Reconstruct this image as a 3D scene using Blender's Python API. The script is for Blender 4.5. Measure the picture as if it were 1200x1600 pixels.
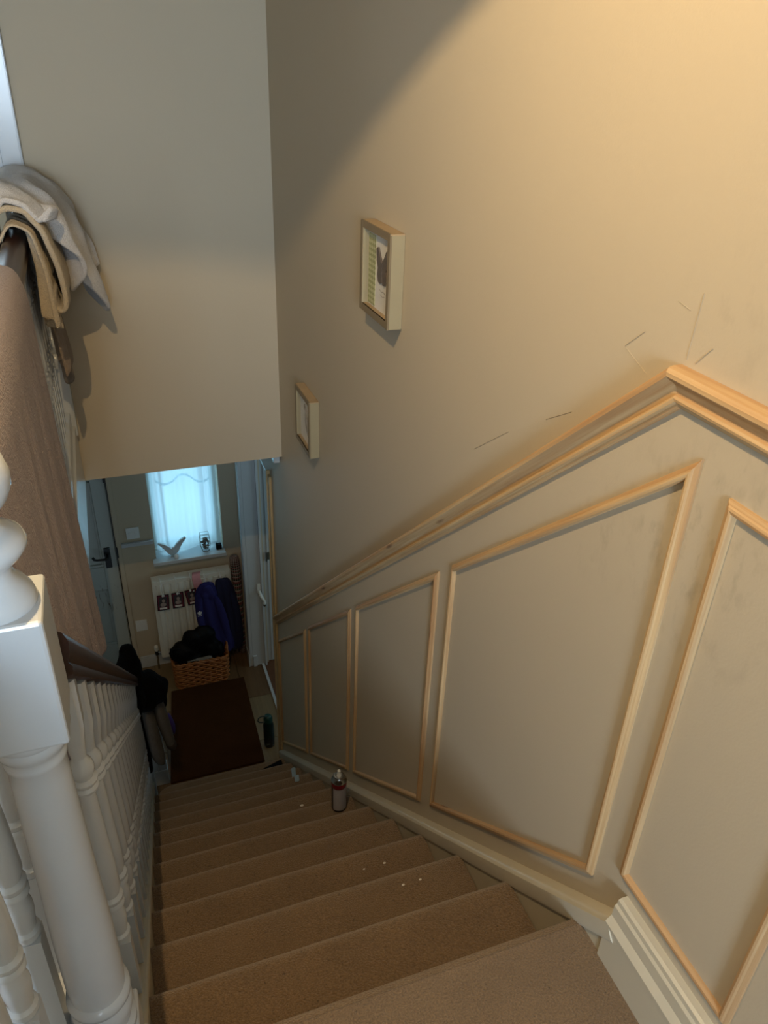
import bpy, bmesh, math, random
from mathutils import Vector, Matrix, noise

for o in list(bpy.data.objects):
    bpy.data.objects.remove(o, do_unlink=True)
C = bpy.context.scene.collection
random.seed(7)

# ------------------------------------------------------------------ camera
CAMZ = 1.34436
PITCH, YAW, ROLL, FPX = math.radians(29.8629), math.radians(20.8642), math.radians(2.23846), 1204.766
fwd = Vector((math.sin(YAW)*math.cos(PITCH), math.cos(YAW)*math.cos(PITCH), -math.sin(PITCH)))
rgt = Vector((math.cos(YAW), -math.sin(YAW), 0)); up = rgt.cross(fwd)
R_ = math.cos(ROLL)*rgt + math.sin(ROLL)*up
U_ = -math.sin(ROLL)*rgt + math.cos(ROLL)*up
cam = bpy.data.cameras.new('camera'); camo = bpy.data.objects.new('camera', cam); C.objects.link(camo)
mw = Matrix((R_, U_, -fwd)).transposed().to_4x4(); mw.translation = Vector((0, 0, CAMZ))
camo.matrix_world = mw
cam.sensor_fit = 'VERTICAL'; cam.sensor_height = 36.0; cam.sensor_width = 27.0
cam.lens = 36.0*FPX/1600.0; cam.clip_start = 0.02
bpy.context.scene.camera = camo

# ------------------------------------------------------------------ world, lights, exposure
sc = bpy.context.scene
sc.view_settings.view_transform = 'Standard'; sc.view_settings.look = 'None'
sc.view_settings.gamma = 1.0; sc.view_settings.use_curve_mapping = False
sc.view_settings.exposure = 0.25
w = bpy.data.worlds.new('world'); sc.world = w; w.use_nodes = True
w.node_tree.nodes['Background'].inputs[0].default_value = (0.62, 0.82, 1.0, 1)
w.node_tree.nodes['Background'].inputs[1].default_value = 0.6

def area_light(name, loc, direction, sx, sy, power, col):
    l = bpy.data.lights.new(name, 'AREA'); l.shape = 'RECTANGLE'; l.size = sx; l.size_y = sy
    l.energy = power; l.color = col
    o = bpy.data.objects.new(name, l); C.objects.link(o); o.location = loc
    o.rotation_euler = Vector(direction).to_track_quat('-Z', 'Y').to_euler()
    return o
# daylight through the hall window, the rear landing window and the rooms that open off
area_light('daylight_hall_window', (0.35, 5.05, -1.0), (0, -1, -0.12), 0.7, 1.3, 6.6, (0.30, 0.75, 1.0))
area_light('daylight_front_door_glass', (-0.5, 5.0, -0.75), (0, -1, 0), 0.6, 0.3, 2, (0.7, 0.9, 1.0))
area_light('daylight_rear_window', (-0.55, -3.32, 1.45), (0.10, 1, -0.06), 0.85, 1.2, 150, (0.66, 0.83, 1.0))
area_light('daylight_bedroom', (-0.75, 4.1, 1.35), (0.0, -1, -0.15), 0.9, 1.1, 9, (0.62, 0.84, 1.0))
area_light('daylight_side_room', (2.1, 3.75, -1.1), (-1, 0.15, -0.1), 0.9, 1.2, 4, (0.55, 0.86, 1.0))

# ------------------------------------------------------------------ helpers
def lin(c):
    r = []
    for v in c:
        v /= 255.0
        r.append(v/12.92 if v <= 0.04045 else ((v+0.055)/1.055)**2.4)
    return (r[0], r[1], r[2], 1)

def new_mat(name):
    m = bpy.data.materials.new(name); m.use_nodes = True
    nt = m.node_tree; return m, nt, nt.nodes['Principled BSDF']
def nd(nt, typ, **kw):
    n = nt.nodes.new(typ)
    for k, v in kw.items():
        if k in n.inputs: n.inputs[k].default_value = v
        else: setattr(n, k, v)
    return n
def mix(nt, fac, a, b, blend='MIX'):
    n = nt.nodes.new('ShaderNodeMix'); n.data_type = 'RGBA'; n.blend_type = blend
    for sock, v in ((n.inputs[0], fac), (n.inputs[6], a), (n.inputs[7], b)):
        if hasattr(v, 'links') or hasattr(v, 'is_linked'): nt.links.new(v, sock)
        else: sock.default_value = v
    return n.outputs[2]
def ramp(nt, fac, p0, p1, c0=(0, 0, 0, 1), c1=(1, 1, 1, 1)):
    n = nt.nodes.new('ShaderNodeValToRGB'); nt.links.new(fac, n.inputs[0])
    n.color_ramp.elements[0].position = p0; n.color_ramp.elements[1].position = p1
    n.color_ramp.elements[0].color = c0; n.color_ramp.elements[1].color = c1
    return n.outputs[0]
def bump(nt, bs, height, strength, dist=0.01):
    b = nt.nodes.new('ShaderNodeBump'); b.inputs['Strength'].default_value = strength
    b.inputs['Distance'].default_value = dist
    nt.links.new(height, b.inputs['Height']); nt.links.new(b.outputs[0], bs.inputs['Normal'])
def objcoord(nt): return nt.nodes.new('ShaderNodeTexCoord').outputs['Object']
def noise_tex(nt, vec, scale, detail=3, rough=0.5):
    n = nd(nt, 'ShaderNodeTexNoise', Scale=scale, Detail=detail, Roughness=rough)
    nt.links.new(vec, n.inputs['Vector']); return n.outputs['Fac']
def mapping(nt, vec, scale=(1, 1, 1), loc=(0, 0, 0)):
    n = nt.nodes.new('ShaderNodeMapping'); n.inputs['Scale'].default_value = scale; n.inputs['Location'].default_value = loc
    nt.links.new(vec, n.inputs['Vector']); return n.outputs[0]

def plain(name, rgb, rough=0.5, metal=0.0, vary=0.06, scale=30, bstr=0.0, spec=0.5, sheen=0.0):
    m, nt, bs = new_mat(name); c = lin(rgb)
    v = objcoord(nt); f = noise_tex(nt, v, scale)
    dark = (c[0]*(1-vary*2), c[1]*(1-vary*2), c[2]*(1-vary*2), 1)
    nt.links.new(mix(nt, f, dark, tuple(min(1, x*(1+vary)) for x in c[:3])+(1,)), bs.inputs['Base Color'])
    bs.inputs['Roughness'].default_value = rough; bs.inputs['Metallic'].default_value = metal
    bs.inputs['Specular IOR Level'].default_value = spec
    if sheen: bs.inputs['Sheen Weight'].default_value = sheen
    if bstr: bump(nt, bs, noise_tex(nt, v, scale*4), bstr, 0.004)
    return m

def wall_paint():
    m, nt, bs = new_mat('greige wall paint')
    v = objcoord(nt); base = lin((192, 179, 156))
    c = mix(nt, noise_tex(nt, v, 2.2, 4), tuple(x*0.965 for x in base[:3])+(1,), base)
    # rubbed smudges around the top of the stairs
    for (y, z, r, k) in ((0.66, 0.80, 0.22, 0.30), (0.62, 0.93, 0.10, 0.2), (0.86, 0.72, 0.13, 0.16), (0.70, 1.1, 0.12, 0.12)):
        d = nt.nodes.new('ShaderNodeVectorMath'); d.operation = 'DISTANCE'; nt.links.new(v, d.inputs[0]); d.inputs[1].default_value = (0.6966, y, z)
        near = ramp(nt, d.outputs['Value'], 0.0, r, (1, 1, 1, 1), (0, 0, 0, 1))
        n = ramp(nt, noise_tex(nt, mapping(nt, v, (1, 1.6, 0.9), (y, z, 0)), 22, 4, 0.6), 0.52, 0.75)
        mm = nt.nodes.new('ShaderNodeMath'); mm.operation = 'MULTIPLY'; nt.links.new(near, mm.inputs[0]); nt.links.new(n, mm.inputs[1])
        m2 = nt.nodes.new('ShaderNodeMath'); m2.operation = 'MULTIPLY'; nt.links.new(mm.outputs[0], m2.inputs[0]); m2.inputs[1].default_value = k*1.6
        c = mix(nt, m2.outputs[0], c, lin((110, 98, 80)))
    nt.links.new(c, bs.inputs['Base Color'])
    bs.inputs['Roughness'].default_value = 0.62; bs.inputs['Specular IOR Level'].default_value = 0.35
    bump(nt, bs, noise_tex(nt, v, 240, 3), 0.12, 0.002)
    return m
def pine():
    m, nt, bs = new_mat('raw pine')
    uv = nt.nodes.new('ShaderNodeTexCoord').outputs['UV']
    oi = nt.nodes.new('ShaderNodeObjectInfo')
    cx = nt.nodes.new('ShaderNodeVectorMath'); cx.operation = 'ADD'; nt.links.new(uv, cx.inputs[0])
    sc_ = nt.nodes.new('ShaderNodeVectorMath'); sc_.operation = 'SCALE'; sc_.inputs[3].default_value = 1.0
    cb = nt.nodes.new('ShaderNodeCombineXYZ'); mul = nt.nodes.new('ShaderNodeMath'); mul.operation = 'MULTIPLY'; mul.inputs[1].default_value = 37.0
    nt.links.new(oi.outputs['Random'], mul.inputs[0]); nt.links.new(mul.outputs[0], cb.inputs[0]); nt.links.new(mul.outputs[0], cb.inputs[1])
    nt.links.new(cb.outputs[0], cx.inputs[1]); v = cx.outputs[0]
    grain = noise_tex(nt, mapping(nt, v, (3, 130, 1)), 1.0, 5, 0.6)
    broad = noise_tex(nt, mapping(nt, v, (1.6, 22, 1)), 1.0, 3, 0.5)
    c = mix(nt, ramp(nt, grain, 0.3, 0.7), lin((214, 186, 142)), lin((186, 148, 102)))
    c = mix(nt, ramp(nt, broad, 0.45, 0.75), c, lin((172, 128, 84)))
    tone = ramp(nt, oi.outputs['Random'], 0.45, 1.0, (0, 0, 0, 1), (0.55, 0.55, 0.55, 1))
    c = mix(nt, tone, c, lin((164, 124, 88)))
    kn = nd(nt, 'ShaderNodeTexVoronoi', Scale=1.0); nt.links.new(mapping(nt, v, (2.6, 15, 1)), kn.inputs['Vector'])
    c = mix(nt, ramp(nt, kn.outputs['Distance'], 0.03, 0.11, (1, 1, 1, 1), (0, 0, 0, 1)), c, lin((96, 52, 24)))
    nt.links.new(c, bs.inputs['Base Color']); bs.inputs['Roughness'].default_value = 0.55
    bump(nt, bs, grain, 0.08, 0.002)
    return m
def carpet(name, a, b, scale=300, sheen=.38):
    m, nt, bs = new_mat(name); v = objcoord(nt)
    f = noise_tex(nt, v, scale, 3, 0.7); g = noise_tex(nt, v, 9, 4, 0.6)
    c = mix(nt, ramp(nt, f, 0.3, 0.72), lin(a), lin(b))
    c = mix(nt, ramp(nt, g, 0.4, 0.8, (0, 0, 0, 1), (0.28, 0.28, 0.28, 1)), c, tuple(x*0.6 for x in lin(a)[:3])+(1,))
    sp = ramp(nt, noise_tex(nt, v, 170, 2, 0.5), 0.66, 0.74)
    c = mix(nt, sp, c, tuple(x*0.62 for x in lin(a)[:3])+(1,))
    nt.links.new(c, bs.inputs['Base Color']); bs.inputs['Roughness'].default_value = 0.95
    bs.inputs['Specular IOR Level'].default_value = 0.06; bs.inputs['Sheen Weight'].default_value = sheen
    bump(nt, bs, f, 0.9, 0.006)
    return m
def terry(name, rgb, scale=260, stripes=0.0):
    m, nt, bs = new_mat(name); v = objcoord(nt); c0 = lin(rgb)
    f = noise_tex(nt, v, scale, 3, 0.7)
    c = mix(nt, f, tuple(x*0.62 for x in c0[:3])+(1,), tuple(min(.9, x*1.2) for x in c0[:3])+(1,))
    nt.links.new(c, bs.inputs['Base Color']); bs.inputs['Roughness'].default_value = 0.95
    bs.inputs['Specular IOR Level'].default_value = 0.1; bs.inputs['Sheen Weight'].default_value = 0.35
    bump(nt, bs, f, 1.0, 0.008)
    return m
def dark_wood():
    m, nt, bs = new_mat('dark stained hardwood'); v = objcoord(nt)
    g = noise_tex(nt, mapping(nt, v, (60, 3, 60)), 1.0, 4, 0.6)
    nt.links.new(mix(nt, g, lin((26, 13, 10)), lin((60, 33, 25))), bs.inputs['Base Color'])
    bs.inputs['Roughness'].default_value = 0.28; return m
def plank_mat(name, a, b):
    m, nt, bs = new_mat(name); v = objcoord(nt); oi = nt.nodes.new('ShaderNodeObjectInfo')
    g = noise_tex(nt, mapping(nt, v, (38, 2.4, 1)), 1.0, 5, 0.6)
    c = mix(nt, ramp(nt, g, 0.3, 0.7), lin(a), lin(b))
    c = mix(nt, oi.outputs['Random'], c, mix(nt, 0.35, c, lin((70, 48, 30))))
    nt.links.new(c, bs.inputs['Base Color']); bs.inputs['Roughness'].default_value = 0.38
    return m
def tartan():
    m, nt, bs = new_mat('tartan wool'); uv = nt.nodes.new('ShaderNodeTexCoord').outputs['UV']
    sx = nt.nodes.new('ShaderNodeSeparateXYZ'); nt.links.new(uv, sx.inputs[0])
    def band(sock, freq, ph, lo):
        a = nt.nodes.new('ShaderNodeMath'); a.operation = 'MULTIPLY_ADD'; a.inputs[1].default_value = freq; a.inputs[2].default_value = ph; nt.links.new(sock, a.inputs[0])
        f = nt.nodes.new('ShaderNodeMath'); f.operation = 'FRACT'; nt.links.new(a.outputs[0], f.inputs[0])
        g = nt.nodes.new('ShaderNodeMath'); g.operation = 'LESS_THAN'; g.inputs[1].default_value = lo; nt.links.new(f.outputs[0], g.inputs[0]); return g.outputs[0]
    c = lin((66, 48, 52))
    c = mix(nt, band(sx.outputs[0], 14, 0, 0.45), c, lin((120, 34, 44)))
    c = mix(nt, band(sx.outputs[1], 30, 0, 0.4), c, lin((34, 52, 46)))
    c = mix(nt, band(sx.outputs[0], 14, 0.3, 0.16), c, lin((190, 170, 150)))
    c = mix(nt, band(sx.outputs[1], 30, 0.2, 0.18), c, lin((170, 150, 140)))
    nt.links.new(c, bs.inputs['Base Color']); bs.inputs['Roughness'].default_value = 0.95
    return m
def sheer():
    m, nt, bs = new_mat('sheer net curtain'); out = nt.nodes['Material Output']
    tr = nd(nt, 'ShaderNodeBsdfTranslucent'); tr.inputs[0].default_value = (0.80, 0.86, 0.88, 1)
    df = nd(nt, 'ShaderNodeBsdfDiffuse'); df.inputs[0].default_value = (0.75, 0.78, 0.8, 1)
    tp = nd(nt, 'ShaderNodeBsdfTransparent'); tp.inputs[0].default_value = (0.9, 0.95, 1, 1)
    a = nt.nodes.new('ShaderNodeMixShader'); a.inputs[0].default_value = 0.30; nt.links.new(tr.outputs[0], a.inputs[1]); nt.links.new(df.outputs[0], a.inputs[2])
    b = nt.nodes.new('ShaderNodeMixShader'); b.inputs[0].default_value = 0.2; nt.links.new(a.outputs[0], b.inputs[1]); nt.links.new(tp.outputs[0], b.inputs[2])
    nt.links.new(b.outputs[0], out.inputs[0]); return m
def glass(name='clear glass', rough=0.0):
    m, nt, bs = new_mat(name); out = nt.nodes['Material Output']
    g = nd(nt, 'ShaderNodeBsdfGlossy'); g.inputs['Roughness'].default_value = rough+0.02
    t = nd(nt, 'ShaderNodeBsdfTransparent'); fr = nd(nt, 'ShaderNodeLayerWeight', Blend=.5)
    pw = nt.nodes.new('ShaderNodeMath'); pw.operation = 'POWER'; pw.inputs[1].default_value = 5; nt.links.new(fr.outputs['Facing'], pw.inputs[0])
    ma = nt.nodes.new('ShaderNodeMath'); ma.operation = 'MULTIPLY_ADD'; ma.inputs[1].default_value = .55; ma.inputs[2].default_value = .03; nt.links.new(pw.outputs[0], ma.inputs[0])
    a = nt.nodes.new('ShaderNodeMixShader'); nt.links.new(ma.outputs[0], a.inputs[0]); nt.links.new(t.outputs[0], a.inputs[1]); nt.links.new(g.outputs[0], a.inputs[2])
    nt.links.new(a.outputs[0], out.inputs[0]); return m

WALL = wall_paint(); PINE = pine()
CARPET = carpet('beige stair carpet', (98, 76, 52), (150, 122, 88))
MATM = carpet('brown coir mat', (44, 21, 3), (80, 44, 10), 300, .03)
WHITE = plain('white gloss paint', (193, 197, 200), 0.22, vary=0.03, scale=14)
TRIMW = plain('cream satin paint', (198, 190, 170), 0.3, vary=0.03, scale=10)
STRING = plain('stringer satin paint', (186, 177, 154), 0.35, vary=0.03, scale=8)
WOODD = dark_wood()
MAUVE = terry('mauve towelling', (148, 132, 134), 150); WTOWEL = terry('off white towelling', (236, 228, 224))
BTOWEL = terry('beige towelling', (212, 194, 164)); TTOWEL = terry('taupe towelling', (158, 138, 120))
BLACKC = plain('black fabric', (7, 7, 9), 0.9, vary=0.2, scale=40, bstr=0.3, spec=0.12)
BLACKN = plain('black nylon', (6, 6, 8), 0.6, vary=0.2, scale=40, bstr=0.2, spec=0.15)
GREYC = plain('grey wool', (104, 98, 92), 0.95, vary=0.12, scale=60, bstr=0.4)
BROWNC = plain('dark brown cloth', (62, 52, 46), 0.95, vary=0.12, scale=60, bstr=0.4)
NAVY = plain('navy fleece', (28, 26, 92), 0.92, vary=0.12, scale=50, bstr=0.3)
NAVY2 = plain('dark navy fabric', (20, 22, 58), 0.9, vary=0.12, scale=50, bstr=0.3)
PURPLE = plain('purple fabric', (62, 44, 120), 0.85, vary=0.1, scale=40)
PINKC = plain('pink fabric', (206, 146, 152), 0.9, vary=0.08, scale=50)
IRON = plain('black iron', (14, 13, 13), 0.42, vary=0.1)
CHROME = plain('brushed chrome', (190, 190, 188), 0.22, 1.0, vary=0.03)
PLASTIC = plain('white plastic', (228, 230, 228), 0.35, vary=0.02)
RADW = plain('white radiator enamel', (226, 226, 218), 0.3, vary=0.02)
WICKER = plain('honey wicker', (160, 98, 46), 0.55, vary=0.22, scale=45)
PLANK = plank_mat('oak laminate', (98, 74, 50), (126, 98, 68)); PLANKL = plank_mat('pale oak laminate', (122, 102, 72), (144, 124, 90)); PLANKR = plank_mat('brown laminate', (96, 62, 42), (126, 84, 58))
SHEER = sheer(); GLASS = glass()
FRAMEW = plain('sage grey painted wood', (156, 144, 114), 0.45, vary=0.03, scale=12)
FRAMEB = plain('pale oak veneer', (176, 150, 114), 0.5, vary=0.1, scale=25)
PAPER = plain('off white card', (226, 222, 214), 0.8, vary=0.02)
TART = tartan()

class MB:
    def __init__(s): s.v = []; s.f = []; s.uv = {}
    def add(s, vs, fs, uvs=None):
        n = len(s.v); s.v += [tuple(p) for p in vs]
        for i, f in enumerate(fs):
            if uvs: s.uv[len(s.f)] = uvs[i]
            s.f.append(tuple(j+n for j in f))
        return s
    def box(s, x0, x1, y0, y1, z0, z1):
        return s.add([(x, y, z) for z in (z0, z1) for y in (y0, y1) for x in (x0, x1)],
                     [(0, 2, 3, 1), (4, 5, 7, 6), (0, 1, 5, 4), (2, 6, 7, 3), (0, 4, 6, 2), (1, 3, 7, 5)])
    def prism_x(s, poly, x0, x1):          # poly of (y,z)
        n = len(poly)
        return s.add([(x0, p[0], p[1]) for p in poly]+[(x1, p[0], p[1]) for p in poly],
                     [tuple(range(n)), tuple(range(2*n-1, n-1, -1))]+[(i, i+n, (i+1) % n+n, (i+1) % n) for i in range(n)])
    def prism_z(s, poly, z0, z1):
        n = len(poly)
        return s.add([(p[0], p[1], z0) for p in poly]+[(p[0], p[1], z1) for p in poly],
                     [tuple(range(n-1, -1, -1)), tuple(range(n, 2*n))]+[(i, (i+1) % n, (i+1) % n+n, i+n) for i in range(n)])
    def prism_y(s, poly, y0, y1):          # poly of (x,z)
        n = len(poly)
        return s.add([(p[0], y0, p[1]) for p in poly]+[(p[0], y1, p[1]) for p in poly],
                     [tuple(range(n)), tuple(range(2*n-1, n-1, -1))]+[(i, i+n, (i+1) % n+n, (i+1) % n) for i in range(n)])
    def lathe(s, prof, cx=0, cy=0, n=20, caps=True):     # prof of (r,z)
        vs = [(cx+r*math.cos(2*math.pi*i/n), cy+r*math.sin(2*math.pi*i/n), z) for r, z in prof for i in range(n)]
        fs = [(k*n+i, k*n+(i+1) % n, (k+1)*n+(i+1) % n, (k+1)*n+i) for k in range(len(prof)-1) for i in range(n)]
        if caps: fs += [tuple(range(n-1, -1, -1)), tuple((len(prof)-1)*n+i for i in range(n))]
        return s.add(vs, fs)
    def tube(s, pts, r, n=6, closed=False):
        pts = [Vector(p) for p in pts]; vs = []; m = len(pts)
        rr = r if isinstance(r, (list, tuple)) else [r]*m
        for i, p in enumerate(pts):
            a = pts[(i-1) % m] if (i > 0 or closed) else p; b = pts[(i+1) % m] if (i < m-1 or closed) else p
            t = (b-a).normalized(); ref = Vector((0, 0, 1)) if abs(t.z) < 0.9 else Vector((1, 0, 0))
            u = t.cross(ref).normalized(); v = t.cross(u)
            vs += [p+(u*math.cos(2*math.pi*k/n)+v*math.sin(2*math.pi*k/n))*rr[i] for k in range(n)]
        L = m if closed else m-1
        fs = [(i*n+k, ((i+1) % m)*n+k, ((i+1) % m)*n+(k+1) % n, i*n+(k+1) % n) for i in range(L) for k in range(n)]
        if not closed: fs += [tuple(range(n)), tuple((m-1)*n+k for k in range(n-1, -1, -1))]
        return s.add(vs, fs)
    def ball(s, c, r, n=14, m=9):
        prof = [(max(1e-4, math.sin(math.pi*k/m)), -math.cos(math.pi*k/m)) for k in range(m+1)]
        vs = [(c[0]+r[0]*p*math.cos(2*math.pi*i/n), c[1]+r[1]*p*math.sin(2*math.pi*i/n), c[2]+r[2]*q) for p, q in prof for i in range(n)]
        fs = [(k*n+i, k*n+(i+1) % n, (k+1)*n+(i+1) % n, (k+1)*n+i) for k in range(m) for i in range(n)]
        return s.add(vs, fs)
    def mesh(s, name, mat, smooth=None):
        me = bpy.data.meshes.new(name); me.from_pydata(s.v, [], s.f)
        if s.uv:
            l = me.uv_layers.new(name='UVMap')
            for p in me.polygons:
                if p.index in s.uv:
                    for k, li in enumerate(p.loop_indices): l.data[li].uv = s.uv[p.index][k]
        bm = bmesh.new(); bm.from_mesh(me); bmesh.ops.recalc_face_normals(bm, faces=bm.faces); bm.to_mesh(me); bm.free()
        me.materials.append(mat)
        if smooth is not None:
            me.polygons.foreach_set('use_smooth', [True]*len(me.polygons))
            try: me.set_sharp_from_angle(angle=math.radians(smooth))
            except Exception: pass
        me.update(); return me
    def build(s, name, mat, parent=None, smooth=None, bevel=0.0):
        o = bpy.data.objects.new(name, s.mesh(name, mat, smooth)); C.objects.link(o)
        if parent: o.parent = parent; o.matrix_parent_inverse = parent.matrix_basis.inverted()
        if bevel:
            b = o.modifiers.new('bevel', 'BEVEL'); b.width = bevel; b.segments = 2; b.limit_method = 'ANGLE'; b.angle_limit = math.radians(40)
        return o
def thing(name, label, cat, loc=(0, 0, 0), group=None):
    o = bpy.data.objects.new(name, None); C.objects.link(o); o.location = loc; o.empty_display_size = 0.05
    o['label'] = label; o['category'] = cat
    if group: o['group'] = group
    return o
def tag(o, label, cat, group=None):
    o['label'] = label; o['category'] = cat
    if group: o['group'] = group
    return o
def struct(o): o['kind'] = 'structure'; return o
def place(mesh, name, loc, parent, rot=None):
    o = bpy.data.objects.new(name, mesh); C.objects.link(o); o.parent = parent
    o.matrix_parent_inverse = parent.matrix_basis.inverted(); o.location = loc
    if rot: o.rotation_euler = rot
    return o
def sheet(name, fn, ns, nt, mat, parent=None, thick=0.006, sub=1, uvscale=None, amp=0.0, freq=8):
    mb = MB(); vs = []
    for i in range(ns+1):
        for j in range(nt+1):
            p = Vector(fn(i/ns, j/nt))
            if amp: p += Vector((noise.noise(p*freq), noise.noise(p*freq+Vector((9, 3, 1))), 0.5*noise.noise(p*freq+Vector((2, 7, 5)))))*amp
            vs.append(p)
    fs = [(i*(nt+1)+j, (i+1)*(nt+1)+j, (i+1)*(nt+1)+j+1, i*(nt+1)+j+1) for i in range(ns) for j in range(nt)]
    mb.add(vs, fs); o = mb.build(name, mat, parent, smooth=180)
    if thick:
        m = o.modifiers.new('solidify', 'SOLIDIFY'); m.thickness = thick; m.offset = 0
    if sub:
        m = o.modifiers.new('sub', 'SUBSURF'); m.levels = sub; m.render_levels = sub
    return o
def loft(name, rings, mat, parent=None, n=28, amp=0.0, freq=9, folds=0, famp=0.0, uv=False, sub=1):
    vs = []; m = len(rings)
    for k, (cx, cy, cz, rx, ry) in enumerate(rings):
        for i in range(n):
            a = 2*math.pi*i/n; fo = 1+(famp*math.sin(folds*a+0.7*k*0.3) if folds else 0)
            p = Vector((cx+rx*fo*math.cos(a), cy+ry*fo*math.sin(a), cz))
            if amp: p += Vector((noise.noise(p*freq), noise.noise(p*freq+Vector((5, 5, 5))), 0))*amp
            vs.append(p)
    fs = [(k*n+i, k*n+(i+1) % n, (k+1)*n+(i+1) % n, (k+1)*n+i) for k in range(m-1) for i in range(n)]
    uvs = [[(i/n, k/(m-1)), ((i+1)/n, k/(m-1)), ((i+1)/n, (k+1)/(m-1)), (i/n, (k+1)/(m-1))] for k in range(m-1) for i in range(n)] if uv else None
    mb = MB(); mb.add(vs, fs, uvs); b = len(vs)
    mb.f += [tuple(range(n-1, -1, -1)), tuple((m-1)*n+i for i in range(n))]
    o = mb.build(name, mat, parent, smooth=180)
    if sub:
        s_ = o.modifiers.new('sub', 'SUBSURF'); s_.levels = sub; s_.render_levels = sub
    return o
def blob(name, balls, mat, parent=None, voxel=0.011, amp=0.02, freq=14):
    mb = MB()
    for c, r in balls: mb.ball(c, r, 16, 10)
    o = mb.build(name, mat, parent, smooth=180)
    m = o.modifiers.new('remesh', 'REMESH'); m.mode = 'VOXEL'; m.voxel_size = voxel; m.use_smooth_shade = True
    t = bpy.data.textures.new(name+' folds', 'CLOUDS'); t.noise_scale = 1.0/freq*1.2; t.noise_depth = 2
    d = o.modifiers.new('folds', 'DISPLACE'); d.texture = t; d.strength = amp*2; d.mid_level = 0.5
    s_ = o.modifiers.new('smooth', 'SMOOTH'); s_.factor = 0.5; s_.iterations = 2
    return o

# ------------------------------------------------------------------ dimensions
W = 0.6966                      # right wall face
RISE, GO, Y0, NST = 0.195, 0.22061, 0.683, 13
M = RISE/GO
FL = -NST*RISE                  # hall floor
YB, YF = 3.19, 4.66             # bulkhead face, hall front wall face
SOF = -0.235                    # hall ceiling
XG = -0.165                     # gallery floor edge
CEIL = 2.45
def zp(y, h=0.0): return -M*(y-Y0)+h

# ------------------------------------------------------------------ setting
b = MB(); T = 0.12
b.box(W, W+T, -3.2, 3.50, FL-0.05, CEIL); b.box(W, W+T, 3.50, 4.44, -0.50, CEIL); b.box(W, W+T, 4.44, YF+0.2, FL-0.05, CEIL)
wall_right = struct(b.build('wall_right', WALL))
b = MB(); b.box(-0.27, W, YB, YB+0.12, SOF, CEIL); b.box(-1.3, -0.98, YB, YB+0.12, SOF, CEIL); b.box(-0.98, -0.27, YB, YB+0.12, 2.02, CEIL); b.box(-0.98, -0.27, YB, YB+0.12, SOF, 0)
struct(b.build('wall_bulkhead', WALL))
b = MB()
for x0, x1, z0, z1 in ((-1.3, -0.96, FL-.05, SOF), (-0.96, -0.125, -0.55, SOF), (-0.125, 0.12, FL-.05, SOF), (0.12, 0.578, FL-.05, -1.645), (0.12, 0.578, -0.5, SOF), (0.578, W, FL-.05, SOF)):
    b.box(x0, x1, YF, YF+0.2, z0, z1)
struct(b.build('wall_front', WALL))
b = MB(); b.box(-1.42, -1.3, -3.2, YF+0.2, FL-.05, CEIL); struct(b.build('wall_left', WALL))
b = MB()
for x0, x1, z0, z1 in ((-1.3, -0.98, -.235, CEIL), (-0.12, W, -.235, CEIL), (-0.98, -0.12, -.235, 0.85), (-0.98, -0.12, 2.05, CEIL)): b.box(x0, x1, -3.32, -3.2, z0, z1)
struct(b.build('wall_rear', WALL))
wn = struct(MB().box(-1.0, -0.10, -3.2, -3.175, 0.81, 0.85).build('window_2', WHITE))
b = MB(); b.box(-0.98, -0.93, -3.30, -3.25, .85, 2.05); b.box(-0.17, -0.12, -3.30, -3.25, .85, 2.05); b.box(-0.93, -0.17, -3.30, -3.25, .85, .9); b.box(-0.93, -0.17, -3.30, -3.25, 2.0, 2.05); b.box(-.57, -.53, -3.30, -3.25, .9, 2.0); b.build('window_frame', WHITE, wn)
struct(MB().box(-1.3, W, -3.2, YB, CEIL, CEIL+.05).build('ceiling', WHITE))
struct(MB().box(-1.3, W, YB+.12, YF, SOF, SOF+.05).build('ceiling', WHITE))
# landing and gallery floor
b = MB(); b.box(-1.3, W, -3.2, Y0-0.02, -0.225, 0); b.box(-1.3, XG-0.012, Y0-0.02, YB, -0.225, 0)
struct(b.build('floor_landing', CARPET))
b = MB(); b.box(XG-0.012, XG, Y0+.08, YB, -0.237, 0.045); struct(b.build('trim_1', WHITE, bevel=0.003))      # stairwell fascia
# bedroom behind the gallery door
b = MB(); b.box(-1.5, 0.3, YB+.12, 4.3, -0.06, 0); struct(b.build('floor_bedroom', CARPET))
b = MB(); b.box(-1.5, 0.3, 4.3, 4.4, 0, CEIL); b.box(-1.6, -1.5, YB+.12, 4.4, 0, CEIL); b.box(.0, .1, YB+.12, 4.4, 0, CEIL); b.box(-1.5, 0, YB+.12, 4.3, CEIL, CEIL+.05); struct(b.build('wall_bedroom', WALL))
d1 = struct(MB().box(-0.262, -0.178, YB-0.022, YB, 0, 2.08).box(-1.06, -0.98, YB-0.022, YB, 0, 2.08).box(-0.98, -0.262, YB-0.022, YB, 2.02, 2.08).build('door_2', WHITE, bevel=0.004))
MB().box(-0.252, -0.246, YB-0.03, YB-0.022, 0, 2.05).box(-0.20, -0.185, YB-0.028, YB-0.022, 0, 2.07).box(-0.268, -0.262, YB-0.014, YB+.12, 0, 2.02).build('door_casing_bead', WHITE, d1)
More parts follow.
